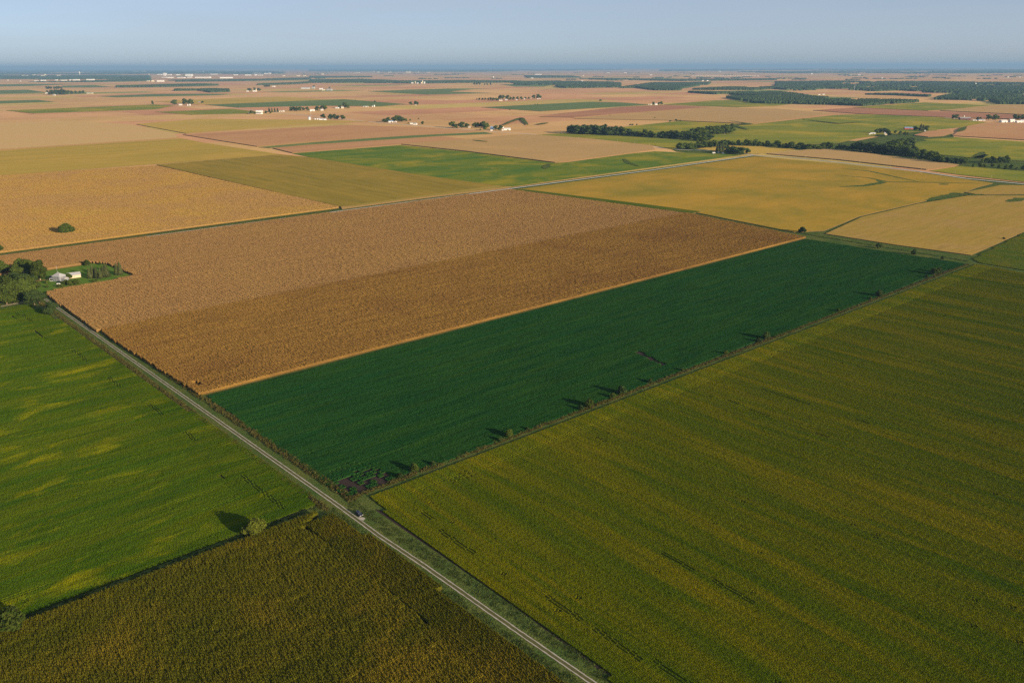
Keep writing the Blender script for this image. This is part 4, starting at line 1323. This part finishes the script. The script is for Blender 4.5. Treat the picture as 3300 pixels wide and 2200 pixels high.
# ------------------------------------------------------------------ farmsteads in the distance
farm('fA', 'beside the farm with two white bins', [(582, 340, 10, 5, 'house', 'white farmhouse left of the two white bins'), (605, 341, 5, 5, 'bin', 'left one of the two pale grain bins'),
     (612, 341, 5, 6, 'bin', 'right one of the two pale grain bins'), (643, 333, 6, 4, 'red', 'tiny red barn in the long yellow field')],
     [(562, 339, 14), (597, 338, 17), (614, 337, 15), (621, 336, 7), (653, 333, 6)])
farm('fB', 'around the long white shed', [(836, 362, 22, 6, 'white', 'long white shed above the pale farmhouse at centre left'), (836, 368, 20, 5, 'house', 'pale farmhouse below the long white shed'),
     (904, 361, 9, 4, 'cream', 'cream shed right of the dark spruce block'), (914, 361, 6, 4, 'white', 'small white shed right of the cream shed'), (802, 367, 4, 2.5, 'white', 'tiny white hut at the left end of the shed farm')],
     [(810, 368, 10), (820, 367, 6), (858, 366, 7), (868, 361, 12, 'spruce'), (877, 362, 12, 'spruce'), (886, 362, 12, 'spruce'), (895, 361, 11, 'spruce'), (872, 367, 6)])
farm('fC', 'in the row left of the boxy white shed', [(1007, 359, 16, 6, 'white', 'boxy white shed between two tree rows'), (1038, 357, 9, 6, 'house', 'white farmhouse between round trees right of the boxy shed')],
     [(940, 359, 12), (948, 359, 12), (957, 359, 12), (966, 359, 12), (978, 357, 9), (991, 357, 10)])
trees('fC2', 'tree', 'around the white farmhouse right of the boxy shed', 'trees right of the boxy shed', [(1022, 357, 12), (1034, 356, 10), (1046, 356, 15)])
farm('fD', 'right of the tall grain leg', [(997, 388, 9, 12, 'bin', 'large steel grain bin beside the tall grain leg'), (1003, 386, 2, 26, 'tower', 'tall thin grain leg rising over the steel bin'),
     (1015, 386, 5, 5, 'bin', 'leftmost small bin behind the flat white shed'), (1022, 386, 5, 5, 'bin', 'middle small bin behind the flat white shed'), (1028, 386, 4, 6, 'bin', 'rightmost small bin behind the flat white shed'),
     (1040, 388, 24, 5, 'white', 'flat white shed beside the steel grain bins')], [(1042, 382, 12), (1065, 385, 14), (1077, 385, 14), (1088, 385, 11), (1105, 386, 12)])
farm('fE', 'beside the cream house in pink corn', [(1087, 350, 12, 4, 'white', 'low white shed left of the cream house'), (1104, 350, 9, 6, 'cream', 'cream house in front of a big dark tree')], [(1095, 349, 8), (1113, 349, 15), (1121, 350, 10)])
farm('fF', '', [(1175, 345, 10, 3, 'grey', 'long grey shed left of the yellow shed'), (1183, 346, 9, 4, 'cream', 'pale yellow shed on the green field edge'), (1200, 345, 4, 4, 'bin', 'shorter grain bin right of the pale yellow shed'),
     (1206, 345, 5, 7, 'bin', 'taller grain bin right of the pale yellow shed')])
farm('fG', 'on the green field corner in the far middle', [(1340, 340, 5, 2.5, 'house', 'tiny farmhouse under three dark trees')], [(1324, 339, 9), (1340, 338, 10), (1346, 339, 7)])
farm('fH', 'beside the blue roofed house', [(1260, 395, 17, 6, 'blueroof', 'white shed with blue roof before a tree mass'), (1275, 395, 7, 4, 'white', 'small white garage right of the blue roofed shed'),
     (1326, 401, 9, 6, 'house', 'left white farmhouse near the grass patch'), (1338, 403, 13, 7, 'house', 'right white farmhouse near the grass patch')],
     [(1238, 395, 10), (1245, 395, 8), (1252, 394, 13), (1268, 393, 12), (1278, 393, 17), (1290, 393, 15), (1299, 393, 12), (1308, 392, 8), (1322, 390, 5), (1349, 385, 4)])
trees('fH2', 'small tree', 'beside the pair of white farmhouses', 'trees by the white farmhouses', [(1316, 399, 4), (1362, 402, 9)])
farm('fI', 'in the grove left of the blue barn', [(1513, 413, 7, 5, 'cream', 'cream hut between two groves'), (1586, 417, 12, 9, 'blue', 'bright blue barn between dark trees'), (1584, 422, 8, 5, 'house', 'white farmhouse in front of the blue barn'),
     (1620, 414, 6, 7, 'bin', 'steel grain bin right of the blue barn'), (1611, 410, 1.5, 16, 'tower', 'thin radio mast behind the blue barn'), (1634, 420, 24, 7, 'white', 'wide white shed right of the blue barn'),
     (1620, 422, 6, 4, 'white', 'little white shed at the left end of the wide white shed')],
     [(1458, 412, 17), (1469, 414, 12), (1487, 414, 17), (1504, 412, 12), (1530, 412, 14), (1540, 412, 14), (1550, 412, 14), (1560, 413, 18), (1570, 412, 13), (1564, 420, 14), (1548, 421, 5)])
trees('fI2', 'tree', 'between the blue barn and the wide white shed', 'trees by the blue barn', [(1597, 419, 12), (1612, 421, 15)], mk='leaf_dark')
farm('fJ', 'in the straight row left of the far hamlet', [(1613, 326, 13, 5, 'pink', 'pinkish house at the left end of the far hamlet'), (1631, 324, 8, 5, 'house', 'white house right of the pinkish one'), (1665, 324, 5, 3, 'white', 'small white shed in the middle of the far hamlet'),
     (1690, 321, 4, 2.5, 'white', 'tiny white hut between hamlet trees'), (1711, 318, 3, 3, 'white', 'tiny white shed before the right hamlet trees'), (1733, 320, 5, 3, 'house', 'white cottage near the right end of the hamlet'), (1740, 320, 4, 3, 'white', 'last white shed at the right end of the hamlet')],
     [(1537, 322, 4), (1545, 323, 6), (1555, 323, 6), (1564, 323, 6), (1574, 324, 7), (1582, 324, 8), (1590, 325, 8), (1598, 325, 8), (1605, 326, 8)])
trees('fJ2', 'tree', 'behind the houses of the far hamlet', 'trees of the far hamlet', [(1612, 320, 11), (1622, 320, 11), (1635, 322, 12), (1645, 323, 9), (1655, 323, 9), (1668, 322, 9), (1680, 322, 9), (1693, 320, 6), (1704, 320, 6), (1720, 318, 10), (1735, 318, 12), (1742, 318, 7)])
farm('fK', 'around the slate house beyond the rusty field', [(2091, 339, 3, 3, 'white', 'tiny white hut left of the slate roofed house'), (2098, 339, 5, 3, 'white', 'small white shed left of the slate roofed house'), (2114, 339, 9, 6, 'house', 'slate roofed house between three pointed trees')],
     [(2106, 338, 8), (2123, 338, 7), (2131, 338, 9)])
farm('fL', 'right of the bright red barn', [(2927, 418, 28, 8, 'red', 'bright red barn with blue roof'), (2980, 424, 5, 4, 'house', 'small white house under trees right of the red barn')], [(2950, 422, 12), (2966, 423, 20, 'spruce'), (2974, 422, 17, 'spruce'), (2984, 422, 14)])
farm('fM', 'around the steep cream farmhouse', [(2812, 433, 17, 5, 'white', 'white shed left of the dark hedge'), (2803, 435, 6, 4, 'white', 'little white hut left of the white shed by the hedge'), (2853, 436, 10, 9, 'cream', 'steep roofed cream farmhouse behind the dark hedge')],
     [(2825, 430, 12), (2838, 430, 14), (2850, 430, 14), (2860, 430, 12), (2863, 440, 15)], mk='leaf_dark')
trees('fM2', 'small tree', 'on the pasture between cream farmhouse and red barn', 'pasture trees', [(2885, 431, 9), (2900, 434, 10), (2915, 437, 10), (2925, 436, 8)])
hx2, hy2 = at(2836, 441)
hd = link('hedge', MB().mesh('hedge'), None)
hm_ = MB()
rh = np.random.default_rng(5)
kh = ppm(hx2, hy2)
for k in range(12):
    C = ((k - 5.5) * 2.5, rh.normal(0, .3), 3.6)
    blob(hm_, C, (2.4, 2.2, 4.2), rh)
    leaf_quads(hm_, C, (2.4, 2.2, 4.0), 40, 0.55, rh)
hd.data = hm_.mesh('hedge', M['leaf_dark'])
hd.location = (hx2, hy2, 0)
tag(hd, 'dark clipped hedge block beside the cream farmhouse', 'hedge')
farm('fN', 'around the dark red barn', [(3108, 387, 34, 9, 'darkred', 'long dark red barn at the right'), (3105, 386, 3.5, 14, 'silo', 'white capped silo behind the dark red barn'), (3140, 390, 12, 3.5, 'white', 'low white shed right of the dark red barn'),
     (3160, 389, 24, 3.5, 'blueroof', 'long low white shed with blue roof')], [(3072, 384, 12), (3080, 384, 12), (3151, 388, 9), (3160, 385, 6), (3186, 387, 14), (3207, 389, 16)])
farm('fO', 'behind the white sheds at the right edge', [(3233, 395, 22, 8, 'white', 'leftmost big white shed at the right edge'), (3260, 394, 18, 9, 'white', 'second big white shed from the left at the right edge'), (3281, 397, 18, 8, 'white', 'third big white shed from the left, set lower'),
     (3298, 396, 20, 9, 'white', 'rightmost big white shed cut by the picture edge')], [(3270, 386, 14), (3282, 386, 12), (3296, 386, 13)])
farm('fP', 'in the grove by the road corner', [(2300, 495, 9, 4, 'white', 'left white shed below the pines by the road corner'), (2315, 494, 6, 5, 'house', 'small white house below the pines by the road corner'), (2330, 496, 6, 3, 'white', 'right white shed below the pines by the road corner')],
     [(2345, 494, 20), (2358, 495, 20), (2370, 498, 20), (2388, 499, 20), (2408, 497, 17), (2352, 497, 17), (2378, 497, 19)], mk='leaf_dark')
trees('fP2', 'pine', 'above the white sheds by the road corner', 'pines by the road corner', [(2312, 490, 22, 'spruce'), (2320, 490, 24, 'spruce'), (2330, 489, 22, 'spruce'), (2325, 476, 20)], mk='leaf_dark')
farm('fQ', 'around the white shed with a tall silo', [(798, 296, 7, 3, 'white', 'small white shed left of the tall silo'), (821, 296, 13, 4, 'white', 'white shed beside the tall silo'), (826, 296, 2.6, 9, 'silo', 'tall cream silo beside the white shed')],
     [(801, 293, 7), (807, 293, 7), (821, 292, 8), (833, 293, 8), (838, 293, 6)])
farm('fQ2', 'left of a white barn in the far left', [(882, 281, 10, 3.5, 'white', 'white barn right of four small trees in the far left')], [(853, 281, 5), (858, 281, 5), (863, 281, 6), (868, 281, 5)])
farm('fR', 'among the grain sheds', [(985, 287, 30, 5, 'grey', 'very long grey shed of the far grain yard'), (1010, 286, 10, 6, 'grey', 'grey shed beside the far grain mast'), (1019, 286, 1.5, 13, 'tower', 'mast of the far grain yard'),
     (1035, 289, 12, 4, 'white', 'white shed right of the far grain mast'), (1043, 292, 10, 4, 'cream', 'cream shed in front of the far grain yard'), (1062, 292, 18, 5, 'grey', 'steel shed at the right end of the far grain yard')], [(1012, 284, 7), (1062, 286, 5)])
farm('fS', '', [(1329, 270, 7, 4, 'white', 'white shed left of the far elevators'), (1338, 270, 2.5, 8, 'silo', 'slim silo left of the far elevators'), (1346, 270, 6, 3, 'white', 'low white shed before the far elevators'), (1358, 270, 4, 5, 'silo', 'left elevator silo before the far woods'),
     (1362, 270, 3, 10, 'silo', 'tallest elevator silo before the far woods'), (1368, 270, 5, 7, 'bin', 'right elevator bin before the far woods')])
farm('fT', 'in the windbreak at the far left', [(152, 302, 10, 3, 'white', 'white shed left of the far windbreak'), (175, 308, 8, 2.5, 'white', 'low white shed below the far windbreak'), (290, 302, 20, 3, 'cream', 'long cream shed right of the far windbreak')],
     [(153, 299, 6), (160, 306, 8), (170, 306, 13), (180, 306, 14), (190, 306, 13), (200, 306, 15), (210, 306, 13), (220, 305, 11), (232, 304, 9), (245, 303, 8), (258, 303, 8), (268, 302, 8)], mk='leaf_dark')
trees('fT2', 'tree', 'in the small clumps behind the far windbreak', 'trees behind the far windbreak', [(151, 288, 8), (158, 288, 8), (165, 288, 7), (176, 288, 7), (183, 288, 8), (190, 288, 8), (198, 288, 7)], mk='leaf_dark')
later(tree(492, 337, 9, 'tall'), 'lone492', 'tree', 'standing in far pink corn at the left', 'tree')
trees('fU', 'tree', 'in the two clumps before the far woods', 'trees before the far woods', [(1529, 274, 6), (1537, 274, 6), (1545, 274, 7), (1562, 275, 5), (1570, 275, 5), (1581, 275, 6)], mk='leaf_dark')
for k, (u, v, h) in enumerate(((1145, 325, 3), (1208, 329, 4), (1724, 338, 3), (1733, 338, 3), (1935, 327, 6), (1643, 356, 2.5), (2110, 382, 4), (2160, 393, 5), (2179, 391, 6), (2192, 391, 4), (2031, 405, 5), (2038, 405, 5), (2052, 404, 4), (1965, 375, 3), (2590, 387, 3))):
    later(tree(u, v, h, 'shrub', 'leaf_dark'), 'hedge%d' % (k // 8), 'small shrub', ('dotted along far field edges in the middle', 'dotted along field edges behind the creek')[k // 8], 'shrub', 'small far shrubs')
mx_, my_ = at(2753, 293)
tag(lattice(mx_, my_, 27 / ppm(mx_, my_)), 'slender tall radio mast in the right woods', 'tower')

# ------------------------------------------------------------------ creek trees
G = 'creek trees'
belt('c1', 'dark tree', 'on the left end of the creek belt', G, [(1836, 431), (1990, 437)], 19, 15, 22, mk='leaf_dark', wide=1.05)
belt('c1b', 'dark tree', 'in the back row of the left creek belt', G, [(1845, 426), (1985, 431)], 12, 14, 20, mk='leaf_dark')
belt('c2', 'tree', 'on the creek belt left of the slanting grove', G, [(2000, 438), (2215, 449)], 17, 10, 20)
belt('c3', 'pale tree', 'along the front of the slanting grove', G, [(2228, 440), (2352, 430)], 14, 17, 22, ('tall', 'broad'), 1.5, 'leaf')
belt('c3b', 'tree', 'at the foot of the slanting grove', G, [(2215, 444), (2260, 457), (2285, 456)], 9, 14, 20)
belt('c3c', 'tree', 'at the back of the slanting grove', G, [(2250, 433), (2355, 425)], 9, 14, 18, ('tall',), 1.5, 'leaf')
belt('c4', 'tree', 'on the creek left of the road corner grove', G, [(2186, 482), (2222, 480), (2300, 474)], 14, 11, 16)
belt('c5', 'tree', 'on the creek above the small golden field', G, [(2322, 470), (2416, 470), (2500, 474)], 14, 9, 16)
belt('c6', 'tree', 'on the creek above the tan corn field', G, [(2510, 478), (2600, 482), (2640, 483)], 13, 9, 17)
belt('c7', 'tree', 'on the creek before the cream farmhouse slope', G, [(2655, 474), (2690, 483), (2758, 486)], 9, 9, 15)
belt('c8', 'dark tree', 'in the thick creek clump left of the bend', G, [(2766, 489), (2850, 496)], 12, 18, 26, mk='leaf_dark', wide=1.05)
belt('c9', 'tree', 'on the knoll behind the thick creek clump', G, [(2860, 478), (2937, 470)], 10, 13, 22)
belt('c10', 'tree', 'in the tallest creek clump at the bend', G, [(2860, 497), (2915, 503), (3030, 526)], 18, 18, 32, wide=1.05)
belt('c10b', 'dark tree', 'behind the tallest creek clump at the bend', G, [(2915, 494), (3015, 512)], 9, 18, 26, mk='leaf_dark')
belt('c11', 'tree', 'on the creek right of the bend', G, [(3032, 526), (3105, 531)], 10, 12, 22)
belt('c12', 'tree', 'by the creek at the right edge', G, [(3134, 541), (3185, 540), (3300, 550)], 9, 9, 16)
belt('c13', 'tree', 'above the creek at the right edge', G, [(3165, 527), (3250, 525)], 9, 12, 21)

# ------------------------------------------------------------------ far woods: masses of canopy
def wood(label, outline, z0, z1, cell, gap=0.0, gsc=(1 / 900.0, 1 / 380.0), raw=None):
    P = ccw([at(*p) for p in outline]) if raw is None else None
    if raw is None:
        x0, y0 = P.min(0)
        x1, y1 = P.max(0)
    else:
        x0 = y0 = 0
        x1 = y1 = cell
    nx, ny = max(2, int((x1 - x0) / cell)), max(2, int((y1 - y0) / cell))
    while nx * ny > 60000:
        cell *= 1.3
        nx, ny = max(2, int((x1 - x0) / cell)), max(2, int((y1 - y0) / cell))
    gx_, gy_ = np.meshgrid(x0 + (np.arange(nx) + .5) * cell, y0 + (np.arange(ny) + .5) * cell)
    Q = np.c_[gx_.ravel(), gy_.ravel()]
    Q += rng.normal(0, cell * 0.22, Q.shape)
    Q = Q[inside(Q, P)] if raw is None else raw
    if gap:
        ce, se = math.cos(-E2A), math.sin(-E2A)
        nzv = np.array([mnoise.fractal(Vector(((x * ce - y * se) * gsc[0], (x * se + y * ce) * gsc[1], 3.3)), 0.7, 2.0, 4) for x, y in Q])
        Q = Q[nzv > np.quantile(nzv, gap)]
    n = len(Q)
    ico = [(0, 0, 1), (.9, 0, .35), (.28, .85, .35), (-.73, .53, .35), (-.73, -.53, .35), (.28, -.85, .35), (.95, 0, -.5), (.3, .9, -.5), (-.77, .56, -.5), (-.77, -.56, -.5), (.3, -.9, -.5)]
    fc = [(0, 1, 2), (0, 2, 3), (0, 3, 4), (0, 4, 5), (0, 5, 1), (1, 6, 7, 2), (2, 7, 8, 3), (3, 8, 9, 4), (4, 9, 10, 5), (5, 10, 6, 1)]
    I = np.array(ico)
    h = rng.uniform(z0, z1, n)
    rad = cell * rng.uniform(0.55, 0.85, n)
    V = np.empty((n, 11, 3))
    jit = rng.uniform(0.8, 1.2, (n, 11, 1))
    V[:, :, 0:2] = Q[:, None, :] + I[None, :, 0:2] * rad[:, None, None] * jit
    V[:, :, 2] = np.where(I[None, :, 2] < 0, 0.3, h[:, None] * (0.62 + 0.38 * I[None, :, 2]))
    me = bpy.data.meshes.new('woods')
    F = np.array([f + (f[0],) * 0 for f in fc if len(f) == 3])
    Qd = np.array([f for f in fc if len(f) == 4])
    base = (np.arange(n) * 11)[:, None, None]
    tri = (F[None] + base).reshape(-1)
    quad = (Qd[None] + base).reshape(-1)
    me.vertices.add(n * 11)
    me.vertices.foreach_set('co', V.astype(np.float32).ravel())
    loops = np.r_[tri, quad].astype(np.int32)
    me.loops.add(len(loops))
    me.loops.foreach_set('vertex_index', loops)
    nt_, nq = n * 5, n * 5
    me.polygons.add(nt_ + nq)
    me.polygons.foreach_set('loop_start', np.r_[np.arange(nt_) * 3, nt_ * 3 + np.arange(nq) * 4].astype(np.int32))
    me.materials.append(M['woods'])
    me.update(calc_edges=True)
    me.validate()
    return link('woods', me, kind='stuff', label=label)


WOODS = [
    ('woods band in the far centre left', [(1000, 259), (1160, 258), (1290, 263), (1500, 262), (1680, 264), (1660, 267), (1500, 268), (1330, 270), (1160, 268), (1000, 268)], 12, 20, 22),
    ('woods left of the far elevators', [(1000, 252), (1200, 250), (1190, 248), (1000, 247)], 12, 20, 30),
    ('woods under the pale green strip', [(1650, 266), (1800, 264), (2000, 268), (2000, 283), (1850, 287), (1800, 283), (1790, 277), (1660, 274)], 13, 22, 16),
    ('woods right of centre', [(2000, 285), (2060, 276), (2100, 270), (2290, 268), (2280, 274), (2200, 286), (2190, 292), (2110, 292), (2050, 284)], 13, 22, 15),
    ('narrow woods line at right', [(2230, 290), (2340, 284), (2440, 285), (2500, 282), (2500, 287), (2430, 291), (2300, 291)], 13, 20, 14),
    ('dark woods behind the pale tan field', [(2215, 299), (2350, 302), (2480, 298), (2560, 305), (2560, 312), (2480, 314), (2350, 306), (2300, 305)], 13, 20, 12),
    ('big woods above the rolling green', [(2330, 314), (2500, 312), (2560, 306), (2640, 318), (2790, 324), (2860, 322), (2980, 324), (2970, 330), (2860, 337), (2780, 343), (2680, 339), (2560, 337), (2430, 334)], 13, 21, 11),
    ('broad woods at the right horizon', [(2500, 266), (2700, 264), (3000, 266), (3300, 270), (3600, 275), (3600, 305), (3300, 302), (3000, 300), (2900, 296), (2700, 293), (2560, 293), (2500, 288)], 13, 22, 22),
    ('woods before the right horizon woods', [(2730, 303), (2900, 306), (3000, 311), (2990, 313), (2880, 308), (2730, 305)], 10, 17, 11),
    ('woods at the right edge', [(2995, 322), (3100, 304), (3300, 308), (3600, 312), (3600, 340), (3300, 337), (3220, 337), (3190, 328), (3130, 324)], 13, 22, 13),
    ('horizon woods left of centre', [(1000, 231), (1500, 232), (2000, 227), (2000, 222), (1000, 222)], 14, 26, 150),
    ('horizon woods right of centre', [(2130, 231), (2300, 232), (2560, 237), (2800, 236), (3300, 238), (3600, 240), (3600, 224), (2600, 222), (2130, 224)], 14, 26, 150),
    ('far woods left of the train', [(1690, 245), (1850, 247), (1870, 251), (1700, 252)], 14, 22, 40),
    ('far woods below the train', [(1900, 254), (2200, 258), (2500, 256), (2500, 259), (2200, 262), (1900, 257)], 13, 20, 28),
    ('wooded town edge at the left horizon', [(-300, 224), (300, 226), (640, 228), (900, 230), (900, 238), (640, 240), (300, 240), (-300, 238)], 12, 24, 140),
    ('wooded town suburbs at the left', [(-300, 240), (300, 242), (480, 243), (480, 262), (300, 266), (-300, 264)], 9, 20, 45),
    ('wooded town suburbs right of the water tower', [(480, 256), (700, 259), (1000, 252), (1000, 258), (740, 263), (480, 265)], 9, 18, 32),
    ('tree belt in front of the town', [(376, 280), (500, 277), (640, 274), (704, 276), (704, 279), (500, 282), (376, 283)], 13, 20, 14),
    ('dark woodlot rows in far pink corn', [(563, 291), (643, 291), (660, 289), (738, 291), (740, 297), (680, 299), (640, 293), (563, 294)], 12, 19, 10),
    ('tree belt right of the town', [(830, 274), (1000, 266), (1000, 269), (880, 276), (830, 276)], 11, 18, 16),
]
for lb, outl, z0, z1, cell in WOODS:
    big_ = 'broad' in lb or 'big' in lb or 'edge' in lb or 'suburbs' in lb or 'horizon woods' in lb or 'pale green strip' in lb
    far_ = 'town' in lb or 'horizon woods' in lb
    wood(lb, outl, z0, z1, cell, 0.52 if 'horizon woods' in lb and 'right horizon' not in lb else (0.36 if big_ else 0.14), (1 / 7000.0, 1 / 5000.0) if far_ else (1 / 700.0, 1 / 380.0))
# small woodlots and hedges strewn over the far plain
pts_ = []
for k in range(120):
    u, v = rng.uniform(420, 3300), 229 + 33 * rng.random() ** 1.2
    if 640 < u < 1000 and v > 250:
        continue
    x, y = at(u, v)
    kk = ppm(x, y)
    Lw, Dw = rng.uniform(10, 90) / kk, rng.uniform(15, 90) / kk * 0.35
    n_ = int(min(400, max(14, Lw * Dw / (22 / kk * 2.2) ** 2 * 14)))
    q_ = rng.uniform(-1, 1, (n_, 2))
    q_ = q_[np.hypot(*q_.T) < rng.uniform(.7, 1, len(q_))]
    pts_.append(np.c_[x + q_[:, 0] * Lw / 2, y + q_[:, 1] * Dw / 2])
wood('scattered woodlots and hedges on the far plain', None, 10, 20, 45, raw=np.concatenate(pts_))

# ------------------------------------------------------------------ the town on the horizon, and the train
def town_box(u, v, wpx, hpx, style, what, where, cluster, cat='building'):
    x, y = at(u, v)
    k = ppm(x, y)
    Wm, Hm = wpx / k, max(5.0, hpx / k)
    o = rect_house('warehouse' if wpx > 8 else 'building', x, y, random.uniform(-0.15, 0.2), Wm, min(Wm * .6, 90), Hm * .85, Hm * .15, M[style], M['roof_white' if style == 'white' else 'roof_light'], door=False)
    later(o, cluster, what, where, cat, 'buildings of the far town')


for u, v, w_, h_ in ((76, 246, 8, 3.5), (88, 246, 6, 3), (110, 245, 7, 4), (125, 246, 6, 3), (138, 247, 10, 4), (146, 246, 5, 7), (165, 244, 8, 2), (190, 246, 10, 4), (48, 245, 9, 2)):
    town_box(u, v, w_, h_, 'cream', 'pale town block', 'in the centre of the far left town', 'town1')
for u, v, w_, h_ in ((26, 260, 3, 2), (66, 263, 4, 2), (118, 263, 12, 3), (140, 262, 14, 4), (182, 260, 8, 3), (207, 261, 16, 3), (228, 260, 7, 3), (246, 260, 18, 4), (292, 259, 22, 3.5), (332, 250, 4, 2)):
    town_box(u, v, w_, h_, 'white', 'white shed', 'along the near edge of the far left town', 'town2')
for u, v, w_, h_ in ((440, 232, 20, 2), (462, 232, 14, 2), (437, 248, 8, 2), (480, 242, 2, 4), (451, 262, 3, 3), (478, 263, 8, 3), (493, 264, 8, 5)):
    town_box(u, v, w_, h_, 'cream', 'pale building', 'between the water tower and the white office block', 'town3')
for u, v, w_, h_ in ((518, 264, 20, 5), (515, 242, 14, 3), (530, 245, 6, 9), (536, 244, 5, 8), (548, 243, 10, 3), (575, 243, 12, 3), (610, 246, 20, 7), (530, 251, 14, 2), (550, 252, 18, 3), (585, 252, 22, 3), (612, 251, 14, 3)):
    town_box(u, v, w_, h_, 'white', 'white block', 'around the twin towers of the far town', 'town4')
for u, v, w_, h_ in ((655, 252, 48, 4), (730, 253, 38, 4.5), (690, 260, 14, 2), (715, 260, 8, 2), (640, 234, 12, 2), (655, 234, 8, 2), (690, 241, 20, 2.5), (760, 243, 12, 3), (800, 244, 18, 3), (825, 244, 8, 4), (840, 244, 12, 2.5), (830, 238, 22, 2.5), (858, 239, 12, 3), (870, 239, 8, 4), (888, 238, 12, 2)):
    town_box(u, v, w_, h_, 'white', 'long white warehouse', 'in the industrial part right of the far town', 'town5')
for u, v, w_, h_ in ((962, 246, 10, 3), (982, 246, 8, 3), (915, 246, 8, 2.5), (1040, 241, 8, 3), (1150, 236, 18, 1.5), (1206, 231, 5, 2), (1220, 234, 8, 2), (1256, 234, 10, 2), (1316, 235, 14, 4), (1345, 234, 10, 2), (1380, 234, 10, 2)):
    town_box(u, v, w_, h_, 'cream', 'pale far shed', 'on the horizon plain left of the picture centre', 'town6')
for u, v, w_, h_ in ((1590, 252, 3, 5), (1610, 254, 12, 2), (1735, 242, 20, 3), (1715, 253, 8, 2), (1880, 245, 4, 2), (1875, 262, 8, 2), (1960, 236, 10, 2), (2098, 243, 7, 2), (2015, 236, 8, 2), (2265, 262, 5, 3), (2280, 262, 5, 3)):
    town_box(u, v, w_, h_, 'white', 'white far shed', 'on the horizon plain right of the picture centre', 'town7')
for u, v, w_, h_ in ((2320, 232, 8, 2), (2615, 239, 8, 2), (2742, 244, 4, 2), (2768, 244, 8, 3), (2842, 254, 6, 3), (2872, 254, 6, 2), (2890, 254, 4, 3), (2640, 307, 6, 3), (2654, 306, 7, 3), (3063, 275, 6, 3), (3140, 274, 8, 3), (3248, 250, 7, 2), (3285, 250, 5, 2)):
    town_box(u, v, w_, h_, 'white', 'white farm shed', 'among the woods at the right horizon', 'town8')
sx_, sy_ = at(3143, 276)
tag(bin_('silo', sx_, sy_, 2.2 / ppm(sx_, sy_), 7 / ppm(sx_, sy_), M['white'], M['roof_white']), 'white silo in the right horizon woods', 'silo')
# water tower of the town
wx, wy = at(257, 241)
kk = ppm(wx, wy)
wt = bpy.data.objects.new('water_tower', None)
COL.objects.link(wt)
wt.location = (wx, wy, 0)
hh, rr = 9 / kk, 2.3 / kk
link('bowl', MB().lathe([(rr * .4, hh * .38), (rr, hh * .5), (rr * 1.05, hh * .75), (rr * .9, hh * .93), (rr * .3, hh)], 16).mesh('bowl', M['white'], True), wt)
link('column', MB().lathe([(rr * .5, 0), (rr * .28, hh * .1), (rr * .28, hh * .4)], 12).mesh('column', M['white']), wt)
tag(wt, 'white water tower above the trees of the far left town', 'water tower')
# freight train
first = None
us = list(np.arange(2234, 2448, 8.0))
for k, u in enumerate(us):
    x, y = at(u, 246.3)
    kk = ppm(x, y)
    if first is None:
        L2, h2 = 6.3 / kk, 1.5 / kk
        first = bpy.data.objects.new('hopper_wagon', None)
        body = MB().add([(-L2 / 2, -6, h2 * .25), (L2 / 2, -6, h2 * .25), (L2 / 2, 6, h2 * .25), (-L2 / 2, 6, h2 * .25), (-L2 / 2, -8, h2), (L2 / 2, -8, h2), (L2 / 2, 8, h2), (-L2 / 2, 8, h2)],
                        [(3, 2, 1, 0), (4, 5, 6, 7), (0, 1, 5, 4), (1, 2, 6, 5), (2, 3, 7, 6), (3, 0, 4, 7)]).mesh('body', M['white'])
        bog = MB().box(-L2 * .42, -L2 * .22, -5, 5, 0, h2 * .24).box(L2 * .22, L2 * .42, -5, 5, 0, h2 * .24).mesh('undercarriage', M['dark'])
    o = bpy.data.objects.new('hopper_wagon', None) if k else first
    COL.objects.link(o)
    o.location = (x, y, 0.4)
    link('body', body, o)
    link('undercarriage', bog, o)
    later(o, 'train%d' % (k // 14), 'white hopper wagon', ('in the left half of the far train', 'in the right half of the far train')[k // 14], 'train wagon', 'wagons of the far train')

write_labels()
